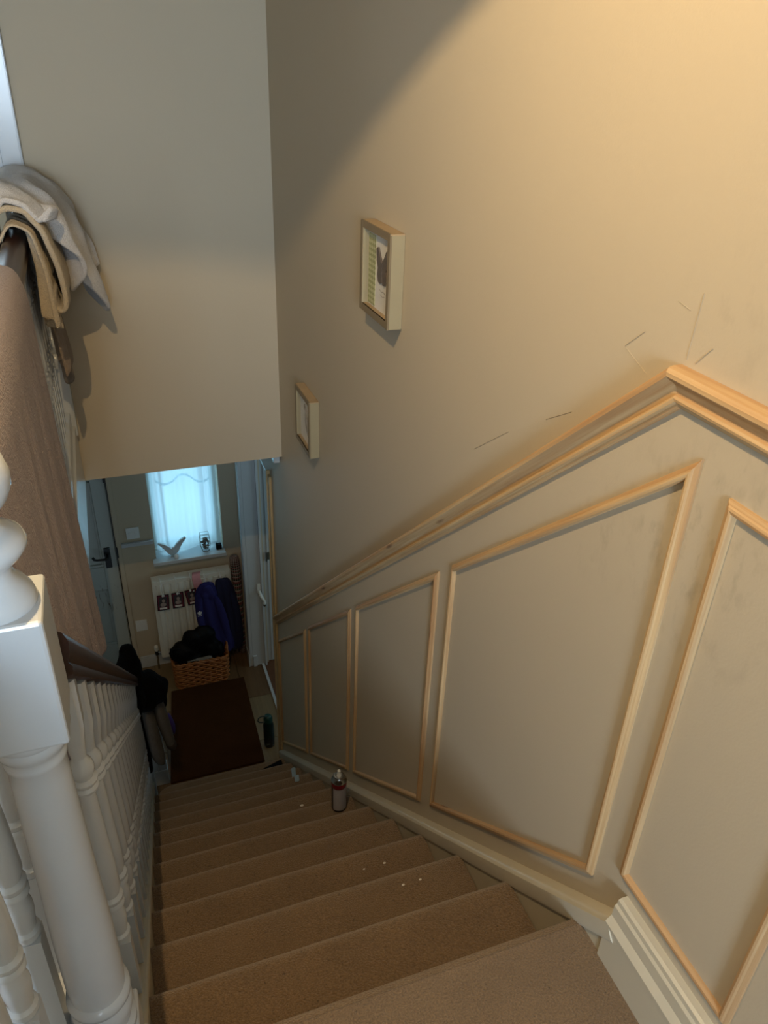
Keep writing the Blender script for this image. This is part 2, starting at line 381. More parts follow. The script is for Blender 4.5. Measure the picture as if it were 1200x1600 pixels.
# side room off the hall
b = MB(); b.box(W+T, 2.6, 3.2, 3.3, FL, SOF); b.box(W+T, 2.6, YF+.2, YF+.3, FL, SOF); b.box(2.6, 2.7, 3.2, YF+.3, FL, SOF); b.box(W+T, 2.6, 3.2, YF+.3, SOF, SOF+.05); struct(b.build('wall_side_room', WALL))
fr = struct(MB().box(W+0.085, 2.6, 3.2, YF+.2, FL-.06, FL-.012).build('floor_side_room', PLANKR))
for i in range(6):
    MB().box(W+0.087+i*.19, W+.275+i*.19, 3.3, YF+.2, FL-.012, FL-0.001).build('plank', PLANKR, fr, bevel=0.001)
# hall floor with planks
fl = struct(MB().box(-1.3, W+.085, 3.2, YF+.15, FL-.06, FL-.012).build('floor', PLANK))
xs = [-1.3, -1.135, -.945, -.755, -.565, -.375, -.185, 0.005, .195, .385, .575, W+.083]
for i in range(len(xs)-1):
    cuts = [3.2]+sorted({round(3.35+((i*0.37) % 0.9)+k*0.62, 3) for k in range(3)} & {round(3.35+((i*0.37) % 0.9)+k*0.62, 3) for k in range(3) if 3.35+((i*0.37) % 0.9)+k*0.62 < 4.6})+[YF]
    if i == len(xs)-2: cuts = [3.2, 3.69, 4.10, YF]
    for j in range(len(cuts)-1):
        light = (i == len(xs)-2 and j in (0, 1)) or (i+j) % 5 == 3
        MB().box(xs[i]+.0012, xs[i+1]-.0012, cuts[j]+.0012, cuts[j+1]-.0012, FL-.012, FL).build('plank', PLANKL if light else PLANK, fl, bevel=0.001)

# ---- moulding helpers (profiles swept along polygons that lie on the right wall)
def offset_line(p, q, t):
    d = Vector((q[0]-p[0], q[1]-p[1])).normalized(); n = Vector((-d.y, d.x)); return Vector(p)+n*t, d
def isect(p, d, q, e):
    den = d.x*e.y-d.y*e.x
    if abs(den) < 1e-9: return p
    s_ = ((q.x-p.x)*e.y-(q.y-p.y)*e.x)/den; return p+d*s_
def sweep(path, prof, closed, name, mat, parent, wallx=W):
    """path of (y,z); prof of (inset t, projection h); one mesh per straight run, mitred"""
    n = len(path); runs = n if closed else n-1; pts = []
    for (t, h) in prof:
        row = []
        for i in range(n):
            if closed or 0 < i < n-1:
                a, da = offset_line(path[i-1], path[i], t); c, dc = offset_line(path[i], path[(i+1) % n], t); q = isect(a, da, c, dc)
            elif i == 0:
                q, _ = offset_line(path[0], path[1], t)
            else:
                a, da = offset_line(path[n-2], path[n-1], t); q = a+da*(Vector(path[n-1])-Vector(path[n-2])).length
            row.append((wallx-h, q.x, q.y))
        pts.append(row)
    res = []
    for i in range(runs):
        j = (i+1) % n; k = len(prof); L = (Vector(path[i])-Vector(path[j])).length
        vs = [pts[a][i] for a in range(k)]+[pts[a][j] for a in range(k)]
        fs = []; uvs = []; acc = 0
        for a in range(k):
            a2 = (a+1) % k; d = math.hypot(prof[a][0]-prof[a2][0], prof[a][1]-prof[a2][1])
            fs.append((a, a2, a2+k, a+k)); uvs.append([(0, acc), (0, acc+d), (L, acc+d), (L, acc)]); acc += d
        fs += [tuple(range(k)), tuple(range(2*k-1, k-1, -1))]; uvs += [[(0, p[0]) for p in prof], [(L, p[0]) for p in reversed(prof)]]
        mb = MB(); mb.add(vs, fs, uvs); res.append(mb.build(name, mat, parent, smooth=30))
    return res
PANEL = [(0, 0), (0, .006), (.002, .0095), (.006, .0105), (.009, .0095), (.011, .007), (.014, .006), (.0165, .004), (.0165, 0)]
DADO = [(0, 0), (0, .018), (.003, .026), (.010, .031), (.018, .031), (.024, .027), (.028, .021), (.034, .015), (.043, .0115), (.051, .0115), (.053, .016), (.058, .0185), (.064, .017), (.068, .012), (.074, .010), (.077, .006), (.077, 0)]
def pframe(y_far, y_near, lo, hi): return [(y_far, zp(y_far, hi)), (y_far, zp(y_far, lo)), (y_near, zp(y_near, lo)), (y_near, zp(y_near, hi))]
frames = [([(0.615, 0.886), (0.615, 0.195), (0.389, 0.195), (0.389, 0.886)], 'square-cut pine panel moulding on level wall at top of stairs, cut off by the frame'),
          (pframe(1.338, 0.706, .118, .911), 'largest slanted pine panel moulding, under the peak of the dado rail'),
          (pframe(2.035, 1.440, .118, .908), 'slanted pine panel moulding third from the top of the stairs'),
          (pframe(2.715, 2.135, .120, .905), 'slanted pine panel moulding second from the foot of the stairs'),
          (pframe(3.415, 2.815, .120, .898), 'narrowest slanted pine panel moulding, beside the side doorway at foot of stairs')]
for pth, lab in frames:
    t = thing('panel_frame', lab, 'moulding', (W, pth[1][0], pth[1][1]), 'pine panel mouldings on the stair wall')
    for o in sweep(pth, PANEL, True, 'moulding_strip', PINE, t): pass
t = thing('dado_rail', 'bare pine dado rail running down the stair wall with a peak at the top', 'dado rail', (W, .77, 1.02))
zt = 1.027
# inset must go downwards: walk so that the left normal points down
path = [(3.47, zp(3.47, 1.102)), (0.768, zt), (-3.19, zt)]
DADO = [(a*.68, c_*.82) for a, c_ in DADO]
sweep(path, DADO, False, 'rail_length', PINE, t)
# pencil marks left on the wall
t = thing('pencil_marks', 'thin grey pencil setting-out lines on wall above the dado rail peak', 'pencil line', (W, .8, 1.05))
def pencil(a, c, wd=.0011):
    a = Vector((W-.0004, *a)); c = Vector((W-.0004, *c)); MB().tube([a, a.lerp(c, .5), c], wd*.55, 4).build('pencil_line', PENCIL, t)
PENCIL = plain('pencil graphite', (180, 166, 142), 0.8, vary=0.1, scale=60)
pencil((.762, 1.035), (.758, 1.12)); pencil((.745, 1.035), (.722, 1.062)); pencil((.885, 1.012), (.832, .992)); pencil((.888, 1.014), (.852, 1.045)); pencil((1.31, .66), (1.18, .755)); pencil((1.06, .83), (.99, .872)); pencil((.80, 1.10), (.775, 1.095))
# door-side corner bead of the wall and casing
struct(MB().box(W-.014, W, 3.452, 3.50, FL, -0.47).box(W-.020, W, 3.486, 3.504, FL, -0.45).build('trim_2', plain('bare timber bead', (186, 160, 116), 0.5, vary=.1, scale=14), bevel=.003))
struct(MB().box(W-.03, W-.001, 3.23, 3.29, SOF-.05, SOF).box(W-.045, W-.001, 3.21, 3.31, SOF-.012, SOF).build('trim_3', WHITE, bevel=.004))

# ---- baseboard on landing wall and wall stringer
SK = [(0, 0), (0, .012), (.003, .017), (.012, .018), (.016, .022), (.040, .023), (.046, .028), (.052, .033), (.058, .033), (.062, .030), (.15, .030), (.15, 0)]
t = struct(bpy.data.objects.new('baseboard_right', None)); C.objects.link(t); t.location = (W, .2, 0)
sweep([(0.605, .15), (-3.19, .15)], SK, False, 'skirting_length', TRIMW, t)

# ------------------------------------------------------------------ staircase
st = thing('staircase', 'straight carpeted staircase running down to the hall between panelled wall and white balusters', 'staircase', (0.28, 3.33, FL))
XL, XR = -0.097, 0.669
def step_profile(k):
    yk = Y0+k*GO; z = -k*RISE; r = .020; ins = .028
    pr = [(yk-GO-ins+.004, z)]
    wob = random.uniform(-.002, .002)
    pr += [(yk-r*1.6, z+wob*.4)]
    for i in range(0, 9):
        a = math.pi/2-i*math.pi/8; pr.append((yk-r+r*math.cos(a), z-r+r*math.sin(a)))
    pr += [(yk-ins*.82, z-2*r-.004), (yk-ins, z-2*r-.02), (yk-ins, z-RISE+.001), (yk-ins-.05, z-RISE+.001), (yk-ins-.05, z-.07), (yk-GO-ins+.004, z-.07)]
    return pr
for k in range(NST):
    pr = step_profile(k)
    if k == 0: pr = [(Y0-.021, 0)]+pr[1:-2]+[(Y0-ins_ if False else Y0-.0205, -.07)] if False else pr
    if k == 0:
        pr = [(Y0-.0195, 0) if i == 0 else p for i, p in enumerate(pr)]
        pr = [p for p in pr if p[0] >= Y0-.0196 or p[1] < -.04]
        pr = [(max(p[0], Y0-.0195), p[1]) for p in pr]
        MB().prism_x([(Y0-.0195, 0), (Y0-.006, -.006), (Y0-.001, -.014), (Y0, -.02), (Y0-.001, -.026), (Y0-.006, -.034), (Y0-.018, -.044), (Y0-.0195, -.06), (Y0-.0195, -RISE+.001), (Y0-.0295, -RISE+.001), (Y0-.0295, -.226), (Y0-.0195, -.04)][:9]+[(Y0-.03, -RISE+.001), (Y0-.0195, -.05)][:0], XG if False else XL, XR).build('carpeted_step', CARPET, st, smooth=40)
        continue
    n = 26; mb = MB(); m = len(pr)
    for i in range(n+1):
        x = XL+(XR-XL)*i/n
        for (y, z) in pr:
            dz = .0022*noise.noise(Vector((x*7, k*3.1, z*4))) if z > -k*RISE-.05 else 0
            inset = 0
            if k == NST-1 and x < XL+.10:      # rounded bottom step
                q = (XL+.10-x)/.10; inset = .10*(1-math.sqrt(max(0, 1-q*q)))*max(0, min(1, (y-(Y0+(k-1)*GO-.03))/GO))
            mb.v.append((x, y-inset, z+dz))
    for i in range(n):
        for a in range(m): mb.f.append((i*m+a, (i+1)*m+a, (i+1)*m+(a+1) % m, i*m+(a+1) % m))
    mb.f += [tuple(range(m)), tuple(n*m+a for a in range(m-1, -1, -1))]
    mb.build('carpeted_step', CARPET, st, smooth=40)
# wall stringer and its cap
yb_ = 3.45
MB().prism_x([(0.598, zp(.598, .02)), (yb_, zp(yb_, .02)), (yb_, FL), (3.30, FL), (0.598, -.36)], W-.0262, W-.0005).build('wall_stringer', STRING, st)
CAP = [(0, 0), (0, .020), (.003, .027), (.008, .031), (.034, .033), (.040, .031), (.043, .027), (.043, 0)]
sweep([(yb_, zp(yb_, .036)), (0.606, .102)], CAP, False, 'stringer_cap', TRIMW, st)
# balustrade stringer
XB = -0.118
MB().prism_x([(0.745, zp(.745, .03)), (3.36, zp(3.36, .03)), (3.36, FL), (3.20, FL), (0.745, zp(.745, -.40))], XL-.037, XL-.0005).build('outer_stringer', STRING, st, bevel=.004)
MB().prism_x([(0.745, zp(.745, .05)), (3.36, zp(3.36, .05)), (3.36, zp(3.36, .03)), (0.745, zp(.745, .03))], XL-.052, XL+.006).build('outer_stringer_cap', STRING, st, bevel=.005)

# ------------------------------------------------------------------ balusters
def baluster_mesh(zb, zsq, ztop, zmid, name):
    """zb bottom, zsq top of lower block, ztop top, zmid middle double ring"""
    a = .0165; b_ = MB()
    b_.box(-a, a, -a, a, zb, zsq)
    r = .019; lo = zsq
    prof = [(.0150, lo-.001), (.0150, lo+.004), (.0185, lo+.008), (.0185, lo+.016), (.0145, lo+.021), (.0155, lo+.032), (.0180, lo+.055), (.0175, lo+.066), (.0145, lo+.080), (.0140, lo+.086),
            (.0192, lo+.091), (.0195, lo+.097), (.0165, lo+.102), (.0192, lo+.106), (.0195, lo+.113), (.0145, lo+.119), (.0185, lo+.135), (.0175, lo+.19)]
    m = zmid
    prof += [(.0120, m-.030), (.0115, m-.022), (.0180, m-.017), (.0190, m-.012), (.0150, m-.007), (.0180, m-.003), (.0195, m+.003), (.0135, m+.008), (.0170, m+.017), (.0182, m+.026), (.0155, m+.036), (.0110, m+.043), (.0105, m+.049)]
    b_.lathe(prof, n=14)
    # upper: round neck blends out to a square
    n = 16; z0, z1, z2 = m+.049, m+.115, ztop; vs = []
    def ring(z, half, sq):
        out = []
        for i in range(n):
            an = 2*math.pi*(i+.5)/n; c, s_ = math.cos(an), math.sin(an); q = max(abs(c), abs(s_))
            rr = half*(1-sq)+half/q*sq; out.append((rr*c, rr*s_, z))
        return out
    for z, h, sq in ((z0, .0108, 0), (z0+.02, .0125, .3), (z1, a, 1), (z2, a, 1)): vs += ring(z, h, sq)
    fs = [(k*n+i, k*n+(i+1) % n, (k+1)*n+(i+1) % n, (k+1)*n+i) for k in range(3) for i in range(n)]+[tuple(range(n-1, -1, -1)), tuple(3*n+i for i in range(n))]
    b_.add(vs, fs); return b_.mesh(name, WHITE, smooth=35)
HAND = [(-.028, 0), (-.030, .012), (-.026, .020), (-.030, .034), (-.031, .050), (-.026, .064), (-.012, .073), (0, .075), (.012, .073), (.026, .064), (.031, .050), (.030, .034), (.026, .020), (.030, .012), (.028, 0)]
def newel(parent, cx, cy, zbot, ztop, finial=True, name='newel_post', half=.045):
    h = half
    blk0, blk1 = ztop-.165, ztop
    b_ = MB(); b_.box(cx-h, cx+h, cy-h, cy+h, blk0, blk1)
    zb = .080 if finial else ztop-.165
    o = b_.build(name, WHITE, parent, bevel=.004)
    if finial:
        b2 = MB().box(cx-h, cx+h, cy-h, cy+h, zbot, zb); b2.build('newel_base', WHITE, o, bevel=.004)
        z = zb
        prof = [(.038, z-.002), (.038, z+.006), (.0435, z+.011), (.0435, z+.020), (.036, z+.026), (.038, z+.036), (.0435, z+.060), (.0425, z+.074), (.036, z+.084),
                (.0435, z+.089), (.0445, z+.097), (.0435, z+.105), (.038, z+.109), (.0395, z+.14), (.0385, z+.25), (.0355, z+.36), (.0325, blk0-.075), (.0318, blk0-.052), (.0345, blk0-.047), (.0345, blk0-.041),
                (.033, blk0-.038), (.0355, blk0-.030), (.0405, blk0-.022), (.0425, blk0-.014), (.0405, blk0-.009), (.0445, blk0-.005), (.0445, blk0+.002)]
        MB().lathe(prof, cx, cy, 36).build('turned_shaft', WHITE, o, smooth=50)
        z = blk1
        prof = [(.040, z-.001), (.041, z+.004), (.039, z+.012), (.033, z+.022), (.026, z+.030), (.023, z+.038), (.026, z+.046), (.036, z+.056), (.0415, z+.064), (.0425, z+.070), (.040, z+.077), (.031, z+.084),
                (.024, z+.089), (.021, z+.096), (.024, z+.104), (.034, z+.116), (.040, z+.130), (.041, z+.142), (.037, z+.158), (.026, z+.171), (.010, z+.178), (.001, z+.179)]
        MB().lathe(prof, cx, cy, 36).build('finial', WHITE, o, smooth=60)
    else:
        MB().box(cx-h*.85, cx+h*.85, cy-h*.85, cy+h*.85, zbot, blk0).build('newel_shaft', WHITE, o, bevel=.01)
        MB().lathe([(.03, ztop-.001), (.04, ztop+.015), (.036, ztop+.035), (.015, ztop+.05), (.001, ztop+.052)], cx, cy, 20).build('newel_cap', WHITE, o, smooth=60)
    return o
sb = thing('stair_balustrade', 'white turned balustrade with a dark stained handrail sloping down the left of the stairs', 'balustrade', (XB, .712, -.2))
newel(sb, -0.141, 0.712, -0.40, 0.868)
newel(sb, -0.122, 3.40, FL, zp(3.36, .80), False)
mb = MB(); k = len(HAND)
for y in (0.757, 3.36): mb.v += [(XB+p[0], y, zp(y, .788+p[1]*.98)) for p in HAND]
mb.f += [(i, (i+1) % k, (i+1) % k+k, i+k) for i in range(k)]+[tuple(range(k)), tuple(range(2*k-1, k-1, -1))]
mb.build('handrail', WOODD, sb, smooth=50)
sm = baluster_mesh(.03, .218, .796, .600, 'baluster')
y = 0.865; i = 0
while y < 3.33:
    place(sm, 'baluster', (XB, y, zp(y)), sb); y += .1225; i += 1
XGB = -0.207
gb = thing('gallery_balustrade', 'white turned balustrade with a level handrail along the gallery, hung with towels', 'balustrade', (XGB, 1.9, .045))
mb = MB()
for y in (-1.0, YB-.0): mb.v += [(XGB+p[0], y, .823+p[1]) for p in HAND]
mb.f += [(i, (i+1) % k, (i+1) % k+k, i+k) for i in range(k)]+[tuple(range(k)), tuple(range(2*k-1, k-1, -1))]
mb.build('handrail', WOODD, gb, smooth=50)
MB().box(XGB-.032, XGB+.032, -1.0, YB, .0, .105).build('base_rail', WHITE, gb, bevel=.006)
gm = baluster_mesh(.10, .335, .830, .69, 'baluster')
y = .818-.1*17
while y < YB-.12:
    place(gm, 'baluster', (XGB, y, 0), gb); y += .1
o = MB().box(XGB-.03, XGB+.05, YB-.06, YB, .0, .30).build('half_newel', WHITE, gb, bevel=.004)
MB().box(XGB-.03, XGB+.05, YB-.06, YB, .62, .91).build('half_newel_head', WHITE, o, bevel=.004)
MB().lathe([(.035, .30), (.05, .33), (.05, .345), (.036, .36), (.055, .375), (.06, .395), (.036, .415), (.032, .44), (.05, .46), (.055, .48), (.036, .50), (.036, .6), (.05, .61), (.04, .62)], XGB+.015, YB-.061, 24).build('turned_shaft', WHITE, o, smooth=50)

# ------------------------------------------------------------------ pendant lamp (above the frame, over the newel)
LX, LY, LZ = -0.11, 0.80, 2.03
lp = thing('pendant_lamp', 'ceiling pendant lamp with drum shade hanging over the stair head, above the frame', 'lamp', (LX, LY, CEIL))
MB().tube([(LX, LY, CEIL), (LX, LY, LZ+.16)], .004).build('flex', PLASTIC, lp)
MB().lathe([(.05, CEIL), (.05, CEIL-.015), (.02, CEIL-.03)], LX, LY, 20).build('ceiling_rose', PLASTIC, lp, smooth=40)
SH = plain('lined lamp shade card', (84, 76, 64), 0.8, vary=.02)
mb = MB(); n = 64
for r, z in ((.20, LZ-.111), (.15, LZ+.15), (.148, LZ+.15), (.1985, LZ-.111)): mb.v += [(LX+r*math.cos(2*math.pi*i/n), LY+r*math.sin(2*math.pi*i/n), z) for i in range(n)]
mb.f += [(a*n+i, a*n+(i+1) % n, ((a+1) % 4)*n+(i+1) % n, ((a+1) % 4)*n+i) for a in range(4) for i in range(n)]
mb.build('lamp_shade', SH, lp, smooth=50)
MB().lathe([(.0005, LZ+.025), (.018, LZ+.03), (.03, LZ+.055), (.02, LZ+.09), (.014, LZ+.11), (.014, LZ+.16)], LX, LY, 16).build('bulb', PLASTIC, lp, smooth=60)
l = bpy.data.lights.new('lamp_light', 'POINT'); l.energy = 52; l.color = (1.0, .715, .37); l.shadow_soft_size = .007
lo = bpy.data.objects.new('lamp_light', l); C.objects.link(lo); lo.location = (LX, LY, LZ); lo.parent = lp; lo.matrix_parent_inverse = Matrix.Translation((-LX, -LY, -CEIL))

# ------------------------------------------------------------------ box picture frames on the wall
def lattice():
    m, nt, bs = new_mat('green lattice paper'); v = objcoord(nt)
    ck = nd(nt, 'ShaderNodeTexChecker', Scale=105.0); ck.inputs[1].default_value = lin((196, 196, 150)); ck.inputs[2].default_value = lin((146, 150, 96))
    r = nt.nodes.new('ShaderNodeMapping'); r.inputs['Rotation'].default_value = (math.radians(45), 0, 0); r.inputs['Scale'].default_value = (0.001, 1, 1); r.inputs['Location'].default_value = (.003, 0, 0); nt.links.new(v, r.inputs[0]); nt.links.new(r.outputs[0], ck.inputs[0])
    nt.links.new(ck.outputs[0], bs.inputs['Base Color']); return m
LATT = lattice(); INK = plain('grey brown print', (96, 84, 78), .8, vary=.3, scale=120); INK2 = plain('grey print', (140, 132, 122), .8, vary=.2, scale=120)
def box_frame(y0, y1, z0, z1, lab, kind):
    t = thing('picture_frame', lab, 'picture', (W, (y0+y1)/2, z0), 'box frames on the stair wall')
    x0, x1, f = W-.038, W-.001, .017
    MB().prism_y([(x0, z1-f), (x1, z1-f), (x1, z1), (x0, z1)], y0, y1).build('frame_top', FRAMEB, t)
    MB().prism_y([(x0, z0), (x1, z0), (x1, z0+f), (x0, z0+f)], y0, y1).build('frame_bottom', FRAMEB, t)
    MB().box(x0+.0005, x1, y0-.0008, y0+f, z0-.0008, z1-.003).build('frame_side', FRAMEW, t); MB().box(x0+.0005, x1, y1-f, y1+.0008, z0-.0008, z1-.003).build('frame_side', FRAMEW, t, bevel=.0015)
    MB().box(x0-.001, x0+.004, y0-.001, y0+f-.002, z0-.001, z1-.0022).box(x0-.001, x0+.004, y1-f+.002, y1+.001, z0-.001, z1-.0022).box(x0-.0005, x0+.004, y0+.001, y1-.001, z1-f, z1+.0005).box(x0-.0005, x0+.004, y0+.001, y1-.001, z0-.0012, z0+f).build('frame_face', plain('aged frame face', (128, 112, 86), .5, vary=.08), t)
    xm_ = x0+.017
    mt = MB().box(xm_, xm_+.003, y0+f, y1-f, z0+f, z1-f).build('mount', PAPER, t)
    MB().add([(x0+.006, y0+f, z0+f), (x0+.006, y1-f, z0+f), (x0+.006, y1-f, z1-f), (x0+.006, y0+f, z1-f)], [(0, 1, 2, 3)]).build('glazing', GLASS, t)
    xc = xm_-.0005; yc, zc = (y0+y1)/2, (z0+z1)/2
    if kind == 0:
        MB().box(xc-.0005, xm_, y1-f-.055, y1-f-.002, z0+f+.003, z1-f-.012).build('patterned_strip', LATT, t)
        yc -= .02; mb = MB()
        for s_ in (1, -1):
            mb.prism_x([(yc+s_*p[0], zc+.016+p[1]) for p in ((.001, -.026), (.001, .012), (.014, .026), (.030, .046), (.042, .040), (.038, .012), (.028, -.004), (.032, -.020), (.024, -.038), (.010, -.040))], xc-.004, xc)
        mb.prism_x([(yc-.004, zc-.02), (yc+.004, zc-.02), (yc+.003, zc+.03), (yc-.003, zc+.03)], xc-.005, xc); mb.build('paper_butterfly', INK, t)
        MB().tube([(xc, yc+.022, zc-.040), (xc, yc+.008, zc-.045), (xc, yc-.008, zc-.041), (xc, yc-.022, zc-.046)], .0007, 4).tube([(xc, yc+.016, zc-.052), (xc, yc, zc-.055), (xc, yc-.016, zc-.052)], .0006, 4).build('caption_scribble', INK2, t)
    else:
        mb = MB(); pts = [(xc, yc+.03, zc+.03), (xc, yc+.02, zc+.055), (xc, yc+.004, zc+.05), (xc, yc-.002, zc+.025), (xc, yc-.014, zc+.005), (xc, yc-.024, zc-.025), (xc, yc-.03, zc-.06)]
        mb.tube(pts, [.0015, .004, .004, .006, .009, .009, .003], 6); mb.build('paper_bird', INK2, t)
    return t
box_frame(1.756, 1.972, .786, 1.011, 'pale box frame with a paper butterfly and lattice strip, higher on the stair wall', 0)
box_frame(2.530, 2.738, .070, .292, 'pale box frame with a grey bird cut-out, lower on the stair wall near the corner', 1)

# ------------------------------------------------------------------ towels over the gallery rail
def poly_at(pts, t):
    L = [0]
    for a, c in zip(pts, pts[1:]): L.append(L[-1]+math.dist(a, c))
    d = t*L[-1]
    for i in range(len(pts)-1):
        if d <= L[i+1]+1e-9:
            q = (d-L[i])/max(1e-9, L[i+1]-L[i]); return [a+(c-a)*q for a, c in zip(pts[i], pts[i+1])]
    return list(pts[-1])
def lift(z, a): return z+a*max(0, min(1, (z-.3)/.45))
def f_mauve(s, t):
    y = 0.99+(2.055-0.99)*s
    x, z = poly_at([(-.262, .20), (-.258, .5), (-.250, .80), (-.238, .858), (-.207, .870), (-.178, .856), (-.166, .80), (-.160, .5), (-.152, .1), (-.150, -.22)], t)
    k = max(0, (t-.42))*1.5
    fold = math.sin(s*38+1.2*math.sin(s*9))*.015*k+math.sin(s*71+1)*.005*k+math.sin(s*17+2)*.008*k
    if t < .3: fold = -abs(fold)
    return (x+abs(fold)*1.0, y+.006*math.sin(z*9+s*20)-.02*k*(s-.5), lift(z, .045)+(-.03*math.sin(s*6) if t > .9 else 0))
t = sheet('towel', f_mauve, 150, 60, MAUVE, None, .008, 1)
tag(t, 'long mauve bath towel hanging straight down over gallery rail behind the newel', 'towel', 'towels on the gallery rail')
def f_taupe(s, t):
    y = 2.66+.36*s
    low = .40-.06*s+.05*math.sin(s*8)
    x, z = poly_at([(-.262, .55), (-.25, .80), (-.207, .872), (-.170, .84), (-.158, .7), (-.140, low)], t)
    k = max(0, t-.4)
    return (x+k*.03*math.sin(s*17), y, lift(z, .045))
t = sheet('towel', f_taupe, 46, 30, TTOWEL, None, .008, 1, amp=.004)
tag(t, 'taupe towel hanging lowest beneath the towel pile by the bulkhead wall', 'towel', 'towels on the gallery rail')
def f_pleat(s, t):
    y = 2.47+.19*s
    x, z = poly_at([(-.27, .6), (-.255, .82), (-.207, .892), (-.160, .868), (-.145, .76), (-.142, .60+.03*math.sin(s*7))], t)
    k = max(0, t-.42)
    return (x+k*.040*math.sin(s*22+.5), y+.01*k*math.sin(s*20), lift(z, .046))
t = sheet('towel', f_pleat, 70, 30, BTOWEL, None, .007, 1, amp=.003)
tag(t, 'beige towel hanging in narrow pleats next to the bare end of gallery rail', 'towel', 'towels on the gallery rail')
def f_beige(s, t):
    y = 2.50+.44*s
    x, z = poly_at([(-.29, .70), (-.275, .86), (-.250, .925), (-.207, .945), (-.165, .935), (-.125, .880), (-.098, .78), (-.085, .70), (-.088, .655), (-.108, .645), (-.120, .67), (-.116, .71)], t)
    k = max(0, t-.45)
    return (x-.02*k*(1-s)+.012*k*math.sin(s*11), y+.04*k, lift(z, .028)+.004*math.sin(s*13))
t = sheet('towel', f_beige, 40, 44, BTOWEL, None, .016, 1, amp=.006)
tag(t, 'thick folded beige towel curling under at its hem, below the white towel', 'towel', 'towels on the gallery rail')
LOWW = [(0, .935), (.14, .92), (.28, .85), (.42, .72), (.52, .66), (.60, .675), (.68, .60), (.76, .545), (.85, .60), (1, .68)]
def f_white(s, t):
    y = 2.50+.62*s
    for (a, za), (c, zc) in zip(LOWW, LOWW[1:]):
        if a <= s <= c: low = za+(zc-za)*(s-a)/(c-a)
    e = min(1, s/.32); e = e*e*(3-2*e)
    top = .992+.030*e+.010*math.sin(s*9)*e-.02*s
    xe = -.135+.13*min(1, s/.75)+.02*max(0, s-.75)
    xm = -.125+.05*s
    pts = [(-.34, .80), (-.315, .90), (-.275, .955+.045*e), (-.22, top), (-.168, top-.008), (xm-.01, top-.05), (xm+.025, max(.86, low)+.03 if low < .9 else low+.035), (xe, low)]
    x, z = poly_at(pts, t); k = max(0, t-.5)
    return (x+k*.075*math.sin(s*19+.6), y+.05*k*math.sin(s*9), z+.014*noise.noise(Vector((s*9, t*7, 1)))+.010*math.sin(t*24+s*5)*(1-t)*1.6)
t = sheet('towel', f_white, 80, 60, WTOWEL, None, .016, 1, amp=.016, freq=9)
tag(t, 'crumpled off-white towel heaped on top of the gallery rail, one corner pointing down', 'towel', 'towels on the gallery rail')

# ------------------------------------------------------------------ things on the stairs
cx, cy, cz = .605, 1.958, -6*RISE
t = thing('aerosol_can', 'small aerosol can with red band and white nozzle standing on a stair tread', 'aerosol can', (cx, cy, cz))
CANL = plain('pale grey label', (176, 172, 176), .4, vary=.03); CANK = plain('black lacquer', (22, 20, 20), .3); RED = plain('dark red band', (120, 22, 30), .35)
h = .205
MB().lathe([(.0265, cz+.001), (.029, cz+.004), (.029, cz+h*.73)], cx, cy, 32).build('can_body', CANK, t, smooth=40)
mb = MB(); n = 18
for z in (cz+.012, cz+h*.62):
    mb.v += [(cx+.0294*math.cos(a), cy+.0294*math.sin(a), z) for a in [math.radians(205+i*125/n) for i in range(n+1)]]
mb.f += [(i, i+1, i+n+2, i+n+1) for i in range(n)]; mb.build('can_label', CANL, t, smooth=60)
MB().lathe([(.0294, cz+h*.63), (.0297, cz+h*.64), (.0297, cz+h*.72), (.029, cz+h*.73)], cx, cy, 32).build('red_band', RED, t, smooth=40)
MB().lathe([(.029, cz+h*.73), (.0302, cz+h*.74), (.0302, cz+h*.755), (.0275, cz+h*.77), (.025, cz+h*.82), (.019, cz+h*.845), (.019, cz+h*.865), (.015, cz+h*.87), (.012, cz+h*.855)], cx, cy, 32).build('can_dome', CHROME, t, smooth=40)
MB().lathe([(.009, cz+h*.85), (.009, cz+h*.92), (.0065, cz+h*.94), (.0065, cz+h*.985), (.003, cz+h)], cx, cy, 16).build('nozzle', PLASTIC, t, smooth=40)
t = MB().prism_z([(0, 0), (.155, .02), (.160, .098), (.01, .098)], 0, .018).build('notebook', BLACKN, None, bevel=.003); t.location = (.495, 3.150, -12*RISE+.0015); t.rotation_euler = (0, -.36, 0)
tag(t, 'black notebook tilted up on a tread near the foot of the stairs', 'notebook')
rb = []; zt9 = -9*RISE; yn = Y0+9*GO
pth = [(yn-.050, zt9+.004), (yn-.03, zt9+.004), (yn+.002, zt9-.004), (yn+.006, zt9-.03), (yn-.008, zt9-.06), (yn-.012, zt9-.17), (yn+.0, zt9-RISE+.006), (yn+.05, zt9-RISE+.004), (yn+.12, zt9-RISE+.004), (yn+.215, zt9-RISE+.004)]
t = sheet('cloth_strip', lambda s, q: (.592+.024*(s-.5)+.040*max(0, min(1, (poly_at(pth, q)[0]-yn+.05)/.27)), *poly_at(pth, q)), 3, 40, plain('pale blue cloth', (150, 172, 186), .8), None, .003, 1)
tag(t, 'pale blue narrow cloth strip draped over a stair edge beyond the aerosol can', 'cloth')
